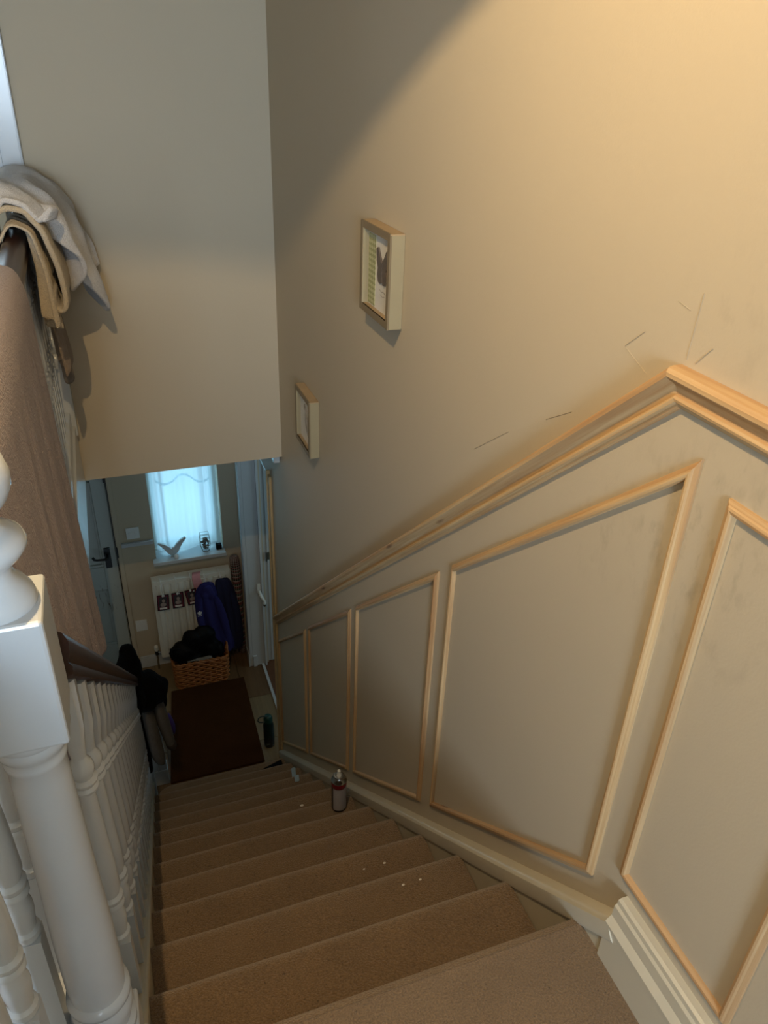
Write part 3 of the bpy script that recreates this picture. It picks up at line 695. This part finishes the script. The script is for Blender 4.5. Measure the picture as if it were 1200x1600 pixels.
for (x, y, k, r, lab) in ((.505, 2.012, 7, .006, 'white plaster crumb on the stair left of the aerosol can'), (.500, 1.238, 2, .003, 'tiny white crumb, left one of a pair on a middle stair'), (.530, 1.262, 3, .0032, 'tiny white crumb one stair below the pair, nearest the wall'), (.47, 1.30, 3, .0025, 'tiny white crumb one stair below the pair, further from the wall'), (.545, 1.09, 2, .0028, 'tiny white crumb, right one of a pair on a middle stair')):
    yk = Y0+k*GO; yy = min(y, yk-.03)
    o = MB().ball((0, 0, 0), (r*1.4, r, r*.45), 8, 5).build('plaster_crumb', PAPER, None); o.location = (x, yk-.045-(k % 2)*.02, -k*RISE+r*.42)
    tag(o, lab or 'tiny white plaster crumb on the right half of an upper stair', 'crumb', 'plaster crumbs on the stairs')

# ------------------------------------------------------------------ coats at the foot of the handrail
t = thing('coat', 'black padded coat thrown over the foot of the stair handrail', 'coat', (-.08, 3.3, -1.6))
blob('coat_body', [((-.130, 3.30, -1.43), (.072, .08, .13)), ((-.120, 3.30, -1.35), (.052, .06, .10)), ((-.05, 3.29, -1.52), (.075, .10, .075)), ((.0, 3.28, -1.55), (.055, .09, .07)), ((-.07, 3.26, -1.58), (.08, .09, .06)), ((-.12, 3.2, -1.50), (.06, .12, .09))], BLACKC, t, .009, .020, 15)
blob('coat_sleeve', [((.015, 3.33, -1.62), (.03, .05, .06)), ((.02, 3.35, -1.70), (.025, .04, .06)), ((.01, 3.37, -1.78), (.022, .035, .05))], BLACKC, t, .008, .008, 18)
t = thing('coat', 'grey wool coat hanging beneath the black coat at foot of handrail', 'coat', (-.05, 3.28, -2.1))
loft('coat_front', [(-.075, 3.26, -1.60, .028, .05), (-.070, 3.26, -1.70, .036, .05), (-.062, 3.26, -1.82, .040, .05), (-.054, 3.26, -1.93, .040, .048), (-.045, 3.26, -2.02, .036, .044), (-.036, 3.26, -2.075, .024, .03), (-.032, 3.26, -2.085, .010, .012)], GREYC, t, amp=.008)
loft('coat_sleeve', [(-.02, 3.29, -1.60, .030, .045), (-.008, 3.29, -1.70, .034, .045), (.006, 3.29, -1.80, .034, .042), (.020, 3.29, -1.90, .032, .038), (.030, 3.29, -1.97, .028, .034), (.034, 3.29, -2.005, .016, .02)], GREYC, t, amp=.006)
loft('cuff', [(.026, 3.29, -1.955, .031, .037), (.033, 3.29, -2.0, .029, .034), (.036, 3.29, -2.02, .014, .018)], BROWNC, t)
t = loft('scarf', [(-.105, 3.25, -1.60, .018, .03), (-.107, 3.25, -1.75, .022, .03), (-.104, 3.25, -1.9, .022, .03), (-.102, 3.25, -2.0, .02, .03), (-.100, 3.25, -2.10, .018, .028), (-.099, 3.25, -2.12, .01, .015)], BLACKC, None, amp=.006)
tag(t, 'dark scarf hanging straight down beside the grey coat', 'scarf')
t = loft('bag_strap', [(.035, 3.34, -1.80, .010, .03), (.05, 3.34, -1.87, .016, .03), (.058, 3.34, -1.92, .013, .03), (.055, 3.34, -1.965, .005, .012)], PURPLE, None, amp=.004, n=14)
tag(t, 'purple fabric end sticking out beneath the black coat', 'fabric')
struct(MB().box(-.09, -.012, 3.52, 3.60, FL, -1.85).box(-.095, -.008, 3.515, 3.6, FL, FL+.12).box(-.066, -.06, 3.516, 3.52, FL+.1, -1.9).build('trim_4', WHITE, bevel=.003))

# ------------------------------------------------------------------ hall: mat, bottle
mb = MB(); nx, ny = 44, 60
mx0, mx1, my0, my1 = -.004, .592, 3.50, 4.315
o = MB().prism_z([(mx0, my0), (mx1-.008, my0), (mx1+.012, my1), (mx0+.095, my1+.005)], 0, .016).build('door_mat', MATM, None, bevel=.004); o.location = (0, 0, FL+.0005)
tag(o, 'brown rectangular coir door mat on the hall floor at foot of stairs', 'mat')
bx, by = .643, 3.635
BOT = plain('dark green plastic', (14, 38, 34), .35, vary=.1); 
def bottle_print():
    m, nt, bs = new_mat('dark bottle with pale print'); v = objcoord(nt)
    f = ramp(nt, noise_tex(nt, mapping(nt, v, (1, 1, 2.2)), 34, 3, .6), .60, .66)
    nt.links.new(mix(nt, f, lin((18, 24, 28)), lin((130, 140, 140))), bs.inputs['Base Color']); bs.inputs['Roughness'].default_value = .4; return m
t = thing('water_bottle', 'dark green sports bottle with loop lid standing by the side doorway', 'bottle', (bx, by, FL))
MB().lathe([(.030, FL+.001), (.034, FL+.006), (.034, FL+.085)], bx, by, 24).build('printed_base', bottle_print(), t, smooth=40)
MB().lathe([(.034, FL+.085), (.0335, FL+.12), (.034, FL+.18), (.029, FL+.205), (.026, FL+.212)], bx, by, 24).build('bottle_body', BOT, t, smooth=40)
ld = MB().lathe([(.029, FL+.212), (.029, FL+.238), (.022, FL+.256), (.012, FL+.262)], bx, by, 24).build('lid', plain('teal green plastic', (24, 66, 58), .35), t, smooth=40)
MB().tube([(bx-.02, by-.012, FL+.225)]+[(bx-.036-.032*math.sin(a), by-.012, FL+.222+.026-.026*math.cos(a)*1.0) for a in [i*math.pi/8 for i in range(9)]]+[(bx-.01, by-.012, FL+.262)], .0042, 6).build('carry_loop', BOT, ld, smooth=60)

# ------------------------------------------------------------------ side doorway
jb = struct(MB().box(W-.022, W, 4.425, 4.50, FL, -.47).box(W, W+.10, 4.425, 4.44, FL, -.47).box(W, W+.10, 3.50, 3.515, FL, -.5).box(W, W+.10, 3.515, 4.425, -.515, -.5).build('door_3', WHITE, bevel=.003))
MB().box(W+.088, W+.104, 4.405, 4.425, FL, -.5).box(W+.062, W+.082, 3.515, 4.425, FL+.0005, FL+.012).build('door_stop', WHITE, jb, bevel=.002)
MB().box(W+.002, W+.03, 4.413, 4.425, FL, FL+.10).box(W-.03, W-.0225, 4.42, 4.51, FL, FL+.12).build('plinth_block', WHITE, jb, bevel=.003)
dl = MB().box(W+.106, W+.846, 4.445, 4.485, FL+.006, -.51).build('door_leaf', WHITE, jb, bevel=.003)
MB().box(W+.145, W+.150, 4.438, 4.446, FL+.01, -.52).build('door_leaf_bead', WHITE, dl)
hd = MB().box(W+.060, W+.082, 4.412, 4.424, -1.875, -1.80).build('latch_plate', PLASTIC, jb, bevel=.002)
MB().tube([(W+.072, 4.41, -1.86), (W+.076, 4.375, -1.875), (W+.092, 4.36, -1.91), (W+.096, 4.36, -1.935)], .011, 10).build('latch_handle', PLASTIC, hd, smooth=60)
MB().lathe([(.009, -1.955), (.012, -1.95), (.012, -1.94), (.008, -1.935)], W+.096, 4.36, 14).build('latch_tip', CHROME, hd, smooth=40)
kn = MB().box(W+.135, W+.165, 4.436, 4.446, -1.625, -1.565).build('hinge', CHROME, jb, bevel=.002)
MB().tube([(W+.138, 4.43, -1.63), (W+.138, 4.43, -1.56)], .007, 10).build('hinge_pin', CHROME, kn, smooth=60)

# ------------------------------------------------------------------ front door
def scuffed():
    m, nt, bs = new_mat('scuffed white door paint'); v = objcoord(nt)
    n1 = ramp(nt, noise_tex(nt, mapping(nt, v, (75, 1, 13)), 1.0, 3, .6), .60, .68)
    d = nt.nodes.new('ShaderNodeVectorMath'); d.operation = 'DISTANCE'; d.inputs[1].default_value = (-.235, 4.685, -1.88)
    nt.links.new(mapping(nt, v, (1, 1, 1)), d.inputs[0])
    near = ramp(nt, d.outputs['Value'], .05, .16, (1, 1, 1, 1), (0, 0, 0, 1))
    mm = nt.nodes.new('ShaderNodeMath'); mm.operation = 'MULTIPLY'; nt.links.new(n1, mm.inputs[0]); nt.links.new(near, mm.inputs[1])
    nt.links.new(mix(nt, mm.outputs[0], lin((168, 174, 168)), lin((84, 66, 44))), bs.inputs['Base Color']); bs.inputs['Roughness'].default_value = .35; return m
DOORM = scuffed()
dr = struct(MB().box(-.96, -.131, YF+.02, YF+.06, FL+.01, -.555).build('door_1', DOORM))
y1 = YF+.005
MB().box(-.222, -.134, y1, YF+.02, FL+.01, -.56).build('door_stile', DOORM, dr, bevel=.003)
MB().box(-.955, -.867, y1, YF+.02, FL+.01, -.56).build('door_stile', DOORM, dr, bevel=.003)
for z0, z1 in ((FL+.01, -2.285), (-1.81, -1.625), (-.975, -.93), (-.64, -.56)):
    MB().box(-.867, -.222, y1, YF+.02, z0, z1).build('door_rail', DOORM, dr, bevel=.003)
for z0, z1 in ((-2.285, -1.81), (-1.625, -.975)):
    MB().box(-.867, -.222, YF+.012, YF+.02, z1-.014, z1).box(-.867, -.222, YF+.008, YF+.02, z0, z0+.018).box(-.236, -.222, YF+.012, YF+.02, z0, z1).build('panel_bead', DOORM, dr, bevel=.003)
m_, nt_, bs_ = new_mat('obscured door glass'); tr_ = nd(nt_, 'ShaderNodeBsdfTranslucent'); tr_.inputs[0].default_value = (.8, .85, .75, 1); nt_.links.new(tr_.outputs[0], nt_.nodes['Material Output'].inputs[0])
MB().box(-.60, -.235, YF+.0, YF+.012, -.985, -.935).build('letter_glazing', m_, dr)
pl = MB().box(-.207, -.168, y1-.008, y1, -1.634, -1.476).build('handle_plate', IRON, dr, bevel=.002)
MB().tube([(-.188, y1-.005, -1.535), (-.188, y1-.045, -1.535), (-.205, y1-.05, -1.537), (-.255, y1-.05, -1.535), (-.272, y1-.05, -1.527), (-.278, y1-.05, -1.512)], [.010, .009, .009, .007, .009, .009], 10).build('lever_handle', IRON, pl, smooth=60)
MB().box(-.130, -.115, YF-.012, YF+.004, -1.562, -1.480).build('lock_keep', IRON, dr, bevel=.002)
MB().box(-.1345, -.1225, YF+.062, YF+.08, FL, -.5).box(-.131, -.1255, YF+.03, YF+.062, FL, -.5).build('gap_light_block', IRON, dr)  # black strips added behind the door gap to stop light leaking through
MB().box(-.142, -.13, YF-.010, YF+.004, -.99, -.90).build('bolt', IRON, dr, bevel=.002)
struct(MB().box(-.121, -.092, YF-.012, YF-.0005, FL, -.50).build('trim_5', WALL, bevel=.003))
struct(MB().box(-.30, .118, YF-.018, YF-.0005, -1.482, -1.452).box(-.085, .118, YF-.022, YF-.0005, -1.462, -1.452).build('trim_6', WHITE, bevel=.004) if False else MB().box(-.092, .112, YF-.018, YF-.0005, -1.488, -1.470).box(-.092, .112, YF-.024, YF-.0005, -1.470, -1.457).build('trim_6', WHITE, bevel=.003))
struct(MB().box(-.085, W-.001, YF-.016, YF-.0005, FL, FL+.085).box(-.085, W-.001, YF-.011, YF-.0005, FL+.085, FL+.1).build('baseboard_front', WHITE, bevel=.003))
t = thing('light_switch', 'white double light switch plate between the front door and the window', 'switch', (-.008, YF, -1.39))
pl = MB().box(-.050, .034, YF-.010, YF-.0005, -1.432, -1.346).build('switch_plate', PLASTIC, t, bevel=.003)
for x in (-.034, .004): MB().box(x, x+.014, YF-.014, YF-.010, -1.402, -1.376).build('switch_rocker', PLASTIC, t, bevel=.001)
t = MB().box(-.080, -.002, YF-.010, YF-.0005, -2.200, -2.108).build('blank_plate', PLASTIC, None, bevel=.003)
tag(t, 'plain white blanking plate low on wall between front door and radiator', 'wall plate')

# ------------------------------------------------------------------ hall window
wn = struct(MB().box(.095, .588, YF-.06, YF+.13, -1.645, -1.618).build('window_1', WHITE, bevel=.004))
b = MB(); yg = YF+.14
b.box(.12, .165, yg, yg+.045, -1.618, -.5); b.box(.533, .578, yg, yg+.045, -1.618, -.5); b.box(.165, .533, yg, yg+.045, -1.618, -1.57); b.box(.165, .533, yg, yg+.045, -.545, -.5); b.box(.165, .533, yg, yg+.045, -1.03, -1.0)
b.build('window_frame', WHITE, wn, bevel=.003)
MB().box(.165, .533, yg+.02, yg+.024, -1.57, -1.03).build('window_pane', GLASS, wn); MB().box(.165, .533, yg+.02, yg+.024, -1.0, -.545).build('window_pane', GLASS, wn)
t = thing('net_curtain', 'sheer white net curtain hanging in the bright hall window', 'curtain', (.35, YF+.06, -1.6))
sheet('curtain_panel', lambda s, q: (.124+.450*s, YF+.062+.012*math.sin(s*24+2.2*math.sin(s*6.3))+.006*math.sin(s*61)*(1 if abs(s-.5) > .3 else .25)+.004*math.sin(q*9), -.52+(-1.606+.52)*q+.01*math.sin(s*9)*q), 120, 12, SHEER, t, 0, 0)
sheet('curtain_tape', lambda s, q: (.175+.350*s, YF+.042+.004*math.sin(s*30+1), -1.055+.028*math.sin(s*10+2.6)+.014*math.sin(s*4)-.018*q), 60, 2, SHEER, t, 0, 0)
MB().tube([(.121, YF+.05, -.53), (.577, YF+.05, -.53)], .006, 8).build('curtain_wire', WHITE, t)
# ornaments on the sill
zs = -1.618; yo = 4.668
ORN = plain('white painted wood', (214, 216, 214), .5, vary=.03)
t = thing('butterfly_ornament', 'white wooden butterfly ornament standing on the left of window sill', 'ornament', (.232, yo, zs))
bf = [(.000, .010), (.022, .012), (.040, .030), (.055, .058), (.075, .085), (.098, .110), (.088, .118), (.055, .103), (.028, .080), (.008, .056)]
for s_ in (1, -1):
    MB().prism_y([(.236+s_*p[0]*.98, zs+p[1]*(1.15 if s_ > 0 else .98)) for p in bf], yo-.009, yo+.009).build('wing', ORN, t, bevel=.002)
MB().lathe([(.006, zs+.008), (.010, zs+.025), (.008, zs+.05), (.004, zs+.066)], .236, yo, 14).build('body', ORN, t, smooth=60)
MB().box(.218, .254, yo-.018, yo+.018, zs+.0005, zs+.010).build('base', ORN, t, bevel=.002)
t = MB().lathe([(.004, zs+.001), (.014, zs+.002), (.017, zs+.016), (.012, zs+.032), (.004, zs+.037)], .252, yo-.045, 20).build('tealight_holder', plain('frosted glass', (232, 236, 236), .25), None, smooth=60)
tag(t, 'small white rounded tealight holder in front of the butterfly ornament', 'holder')
gx, gy = .456, 4.672
t = thing('glass_terrarium', 'angular glass terrarium of dried flowers on the right of window sill', 'terrarium', (gx, gy, zs))
c8 = []
for z, r in ((zs+.002, .030), (zs+.05, .048), (zs+.112, .046), (zs+.135, .040)): c8.append([(gx+r*math.cos(math.radians(45+90*i)), gy+.8*r*math.sin(math.radians(45+90*i)), z) for i in range(4)])
mb = MB(); mg = MB()
for a in range(4):
    for i in range(4):
        mb.tube([c8[a][i], c8[a][(i+1) % 4]], .0013, 5)
        if a < 3:
            mb.tube([c8[a][i], c8[a+1][i]], .0013, 5)
            mg.add([c8[a][i], c8[a][(i+1) % 4], c8[a+1][(i+1) % 4], c8[a+1][i]], [(0, 1, 2, 3)])
mb.build('wire_frame', plain('dull brass wire', (120, 112, 92), .35, .8), t); mg.build('glass_panes', GLASS, t)
mb = MB(); rr = random.Random(4)
for i in range(46):
    a = rr.uniform(0, 6.28); r = rr.uniform(0, .026); z = zs+.012+rr.uniform(0, .085); mb.ball((gx+r*math.cos(a), gy+.7*r*math.sin(a), z), (rr.uniform(.005, .010),)*3, 7, 5)
fo = mb.build('dried_flowers', plain('dried flower heads', (128, 122, 116), .9, vary=.3, scale=90), t); fo['kind'] = 'stuff'
t = MB().box(.528, .566, 4.650, 4.685, zs+.0005, zs+.036).box(.530, .540, 4.655, 4.68, zs+.036, zs+.044).build('trinket_box', BLACKN, None, bevel=.002)
tag(t, 'small black box at right end of window sill', 'box')

# ------------------------------------------------------------------ radiator and what hangs from it
RX0, RX1, RZ0, RZ1, RY = .070, .592, -2.40, -1.738, 4.545
t = thing('radiator', 'white panel radiator under the hall window', 'radiator', (.33, 4.6, RZ0))
mb = MB(); n = 10; wv = (RX1-RX0-.03)/n; pts = [(RX0, RY+.012)]
for i in range(n):
    a = RX0+.015+i*wv; pts += [(a, RY+.010), (a+wv*.18, RY), (a+wv*.62, RY), (a+wv*.80, RY+.010)]
pts += [(RX1, RY+.012), (RX1, RY+.03), (RX0, RY+.03)]
mb.prism_z(pts, RZ0+.03, RZ1-.03); mb.build('panel', RADW, t, bevel=.002)
MB().box(RX0, RX1, RY+.006, RY+.03, RZ1-.03, RZ1-.001).box(RX0, RX1, RY+.006, RY+.03, RZ0, RZ0+.03).build('seam', RADW, t, bevel=.004)
MB().box(RX0-.006, RX1+.006, RY+.004, RY+.085, RZ1-.006, RZ1).build('top_grille', RADW, t, bevel=.003)
for x in (RX0-.006, RX1): MB().box(x, x+.006, RY+.004, RY+.085, RZ0+.01, RZ1-.006).build('side_panel', RADW, t, bevel=.001)
vv = MB().tube([(RX0-.035, RY+.06, FL+.001), (RX0-.035, RY+.06, RZ0+.02)], .0075, 8).tube([(RX0-.035, RY+.06, RZ0+.02), (RX0-.002, RY+.05, RZ0+.02)], .008, 8).build('valve_pipe', CHROME, t, smooth=60)
MB().lathe([(.013, RZ0+.0), (.014, RZ0+.03), (.011, RZ0+.035)], RX0-.035, RY+.06, 14).build('valve_body', IRON, vv, smooth=40)
MB().lathe([(.013, RZ0+.035), (.015, RZ0+.045), (.014, RZ0+.075), (.008, RZ0+.08)], RX0-.035, RY+.06, 14).build('valve_cap', PLASTIC, vv, smooth=40)
MB().tube([(RX1+.02, RY+.06, FL+.001), (RX1+.02, RY+.06, RZ0+.02), (RX1, RY+.05, RZ0+.02)], .0075, 8).build('valve_pipe', CHROME, t, smooth=60)
labs = ['leftmost', 'second from left', 'middle', 'second from right', 'rightmost']
hooks = (.121, .222, .322, .412, .520)
for x, lb in zip(hooks, labs):
    o = MB().tube([(x-.004, RY+.060, RZ1-.03), (x-.003, RY+.056, RZ1+.005), (x-.002, RY+.03, RZ1+.010), (x, RY+.0, RZ1+.006), (x+.004, RY-.008, RZ1-.02), (x+.008, RY-.009, RZ1-.07), (x+.011, RY-.014, RZ1-.098), (x+.012, RY-.026, RZ1-.104), (x+.012, RY-.034, RZ1-.092)], .0032, 7).build('radiator_hook', PLASTIC, None, smooth=60)
    tag(o, lb+' of the five white hooks over the top of the radiator', 'hook', 'hooks on the radiator')
PH = plain('dark portrait print', (70, 66, 70), .45, vary=.5, scale=60); MAG = plain('magenta card border', (112, 34, 56), .45, vary=.05); BORD = plain('black card border', (26, 18, 22), .4); SKINP = plain('pale portrait print', (168, 150, 142), .45, vary=.2, scale=80)
for (xc, zc, tl, lb) in ((.122, -1.893, .05, 'photo card hanging on the leftmost radiator hook'), (.222, -1.893, 0, 'photo card hanging on the second radiator hook'), (.318, -1.885, -.14, 'tilted photo card half hidden by the navy jacket on radiator')):
    t = thing('photo_card', 'small dark bordered '+lb, 'card', (xc, RY-.024, zc), 'photo cards on the radiator')
    t.rotation_euler = (0, tl, 0)
    def cp(name, x0, x1, z0, z1, d, m, par=t):
        o = MB().box(x0, x1, -d, -d+.0016, z0, z1).build(name, m); o.parent = par; return o
    cp('card', -.040, .040, -.066, .062, .0, BORD); cp('card_border', -.034, .034, -.060, .054, .0012, MAG); cp('portrait', -.028, .028, -.036, .046, .0022, PH); cp('name_strip', -.024, .024, -.056, -.042, .0022, PAPER)
    o = MB().ball((0.002, -.0022, .014), (.011, .0012, .014), 12, 8).ball((0, -.0022, -.018), (.020, .001, .016), 12, 8).build('sitter', SKINP); o.parent = t
    o = MB().ball((0, -.004, .056), (.008, .004, .010), 10, 6).build('cord_bead', PLASTIC); o.parent = t
t = sheet('cloth', lambda s, q: (.334+.058*s+.004*math.sin(q*9), *poly_at([(RY+.05, RZ1-.02), (RY+.035, RZ1+.012), (RY+.0, RZ1+.016), (RY-.014, RZ1-.01), (RY-.017, RZ1-.06), (RY-.016, RZ1-.105+.02*s)], q)), 14, 22, PINKC, None, .004, 1, amp=.004)
tag(t, 'pink cloth draped over the top of the radiator beside the navy jacket', 'cloth')
# jackets
t = thing('jacket', 'navy blue fleece jacket with a small white emblem hanging on the radiator', 'jacket', (.43, 4.49, -2.35))
loft('jacket_body', [(.425, 4.505, -1.775, .030, .014), (.420, 4.503, -1.79, .046, .022), (.416, 4.500, -1.83, .062, .028), (.412, 4.497, -1.88, .068, .030), (.414, 4.494, -1.95, .074, .034), (.424, 4.490, -2.04, .082, .038), (.440, 4.488, -2.13, .090, .040), (.458, 4.486, -2.23, .094, .040), (.474, 4.486, -2.31, .092, .040), (.486, 4.486, -2.37, .086, .038), (.490, 4.486, -2.385, .07, .03)], NAVY, t, n=64, amp=.012, freq=14, folds=7, famp=.12)
loft('jacket_sleeve', [(.372, 4.485, -1.84, .022, .020), (.358, 4.478, -1.90, .026, .024), (.353, 4.474, -1.98, .027, .026), (.356, 4.472, -2.06, .028, .026), (.364, 4.470, -2.14, .028, .026), (.376, 4.470, -2.22, .027, .025), (.386, 4.470, -2.27, .024, .022), (.388, 4.470, -2.28, .016, .014)], NAVY, t, n=28, amp=.010, freq=22)
blob('jacket_hood', [((.425, 4.478, -1.825), (.040, .022, .040)), ((.405, 4.475, -1.86), (.030, .022, .035)), ((.445, 4.475, -1.87), (.028, .020, .045))], NAVY, t, .007, .012, 18)
loft('jacket_sleeve', [(.472, 4.478, -1.88, .020, .018), (.492, 4.470, -1.96, .026, .024), (.510, 4.466, -2.06, .027, .026), (.524, 4.466, -2.17, .027, .026), (.532, 4.468, -2.27, .026, .024), (.536, 4.470, -2.36, .024, .022), (.537, 4.470, -2.375, .016, .014)], NAVY, t, n=28, amp=.010, freq=22)
em = plain('white embroidery', (206, 206, 214), .7)
mb = MB()
for px_, pz_, a in ((-.010, .004, .9), (.0, .010, 0), (.010, .004, -.9), (-.004, -.006, .4), (.006, -.006, -.5)):
    mb.ball((.352+px_, 4.4475, -1.985+pz_), (.0055, .003, .009), 8, 5)
mb.box(.338, .366, 4.446, 4.450, -2.009, -2.006); mb.build('emblem', em, t)
t = thing('jacket', 'darker navy jacket hanging at right end of the radiator, behind the emblem jacket', 'jacket', (.55, 4.52, -2.35))
loft('jacket_body', [(.528, 4.527, -1.775, .034, .010), (.532, 4.524, -1.79, .048, .015), (.544, 4.520, -1.86, .058, .022), (.556, 4.516, -1.95, .066, .024), (.568, 4.512, -2.07, .068, .026), (.575, 4.511, -2.19, .066, .026), (.580, 4.511, -2.31, .062, .026), (.582, 4.511, -2.40, .054, .024), (.582, 4.511, -2.41, .04, .018)], NAVY2, t, n=56, amp=.010, freq=14, folds=7, famp=.14)
loft('jacket_sleeve', [(.585, 4.505, -1.88, .020, .016), (.602, 4.500, -1.96, .026, .022), (.612, 4.498, -2.06, .026, .024), (.614, 4.498, -2.16, .025, .024), (.610, 4.498, -2.26, .024, .022), (.608, 4.498, -2.27, .014, .014)], NAVY2, t, n=26, amp=.008, freq=22)
# tartan roll in the corner
t = loft('blanket_roll', [(.650, 4.60, FL+.002, .022, .022), (.650, 4.60, FL+.03, .026, .026), (.650, 4.60, FL+.25, .028, .028), (.648, 4.60, FL+.5, .030, .028), (.645, 4.60, FL+.7, .034, .03), (.64, 4.60, FL+.82, .038, .032), (.636, 4.60, FL+.87, .036, .03), (.634, 4.60, FL+.885, .02, .018)], TART, None, n=22, amp=.004, uv=True)
tag(t, 'rolled red and green tartan blanket standing upright right of the radiator', 'blanket')
# wicker basket
bx0, bx1, by0, by1, bz0, bz1 = .132, .506, 4.335, 4.505, FL, -2.315
t = thing('wicker_basket', 'rectangular honey wicker basket on the hall floor before the radiator', 'basket', ((bx0+bx1)/2, (by0+by1)/2, FL))
def rrect(f, n, inset=0, r=.03):
    pts = []; x0, x1, y0, y1 = bx0+inset, bx1-inset, by0+inset, by1-inset
    for (cx_, cy_, a0) in ((x1-r, y0+r, -90), (x1-r, y1-r, 0), (x0+r, y1-r, 90), (x0+r, y0+r, 180)):
        for i in range(5): a = math.radians(a0+i*22.5); pts.append((cx_+r*math.cos(a), cy_+r*math.sin(a)))
    pts.append(pts[0]); out = []
    for i in range(n): out.append(poly_at(pts, i/n))
    return out
nst = 26; N = nst*4; base = rrect(None, N); H = bz1-bz0; rows = 11
ctr = Vector(((bx0+bx1)/2, (by0+by1)/2))
MB().box(bx0+.012, bx1-.012, by0+.012, by1-.012, bz0+.001, bz0+.010).build('basket_base', WICKER, t)
for k in range(rows):
    pts = []; z = bz0+.010+(H-.03)*k/(rows-1)
    for i, p in enumerate(base):
        q = Vector(p); nrm = (q-ctr); nrm = Vector((nrm.x/.187, nrm.y/.085)).normalized()
        off = .006*math.cos(math.pi*(i/4)+math.pi*k); sc2 = 1+.04*(k/rows)
        q = ctr+(q-ctr)*(sc2-.03)+nrm*off; lift = .02*((q.x-ctr.x)/.187)**2*(k/rows) if False else 0
        pts.append((q.x, q.y, z+.0015*math.sin(i*1.7+k)))
    MB().tube(pts, .0078, 6, closed=True).build('wicker_strand', WICKER, t, smooth=60)
for i in range(nst):
    p = Vector(base[(i*4+2) % N]); q = ctr+(p-ctr)*.97; q2 = ctr+(p-ctr)*1.01
    MB().tube([(q.x, q.y, bz0+.004), (q2.x, q2.y, bz1-.008)], .0045, 5).build('wicker_stake', WICKER, t)
mb = MB()
for ph in (0, math.pi):
    pts = []
    for i, p in enumerate(base):
        q = ctr+(Vector(p)-ctr)*1.015; pts.append((q.x+.005*math.cos(i*.8+ph), q.y+.005*math.cos(i*.8+ph)*.6, bz1-.006+.006*math.sin(i*.8+ph)))
    mb.tube(pts, .0075, 6, closed=True)
mb.build('basket_rim', WICKER, t, smooth=60)
MB().tube([(bx1+.002, by1-.06, bz1), (bx1+.008, by1-.07, bz1+.05), (bx1+.008, by1-.10, bz1+.062), (bx1+.006, by1-.13, bz1+.05), (bx1+.004, by1-.14, bz1)], .007, 7).build('basket_handle', WICKER, t, smooth=60)
t = thing('rucksack', 'black rucksack heaped in the wicker basket', 'bag', (.28, 4.42, -2.3))
blob('bag_body', [((.225, 4.42, -2.26), (.100, .065, .085)), ((.28, 4.42, -2.18), (.080, .060, .080)), ((.36, 4.43, -2.19), (.085, .055, .11)), ((.25, 4.42, -2.34), (.09, .055, .08)), ((.40, 4.42, -2.28), (.075, .05, .09)), ((.17, 4.42, -2.28), (.055, .05, .06))], BLACKN, t, .009, .018, 15)
MB().tube([(.19, 4.375, -2.21), (.155, 4.37, -2.19), (.125, 4.375, -2.195), (.118, 4.38, -2.23), (.13, 4.385, -2.29)], .008, 7).build('strap', BLACKN, t, smooth=60)
blob('bag_pocket', [((.46, 4.42, -2.30), (.035, .05, .06))], BLACKN, t, .009, .006, 14)
o = sheet('newspaper', lambda s, q: (.225+.17*s, 4.356+.022*q+.006*math.sin(s*6), -2.326+.012*q+.004*math.sin(s*9)), 16, 4, plain('grey newsprint', (128, 124, 116), .8, vary=.3, scale=90), None, .004, 0, amp=.004)
tag(o, 'folded pale newspaper tucked at front rim of the wicker basket', 'newspaper')
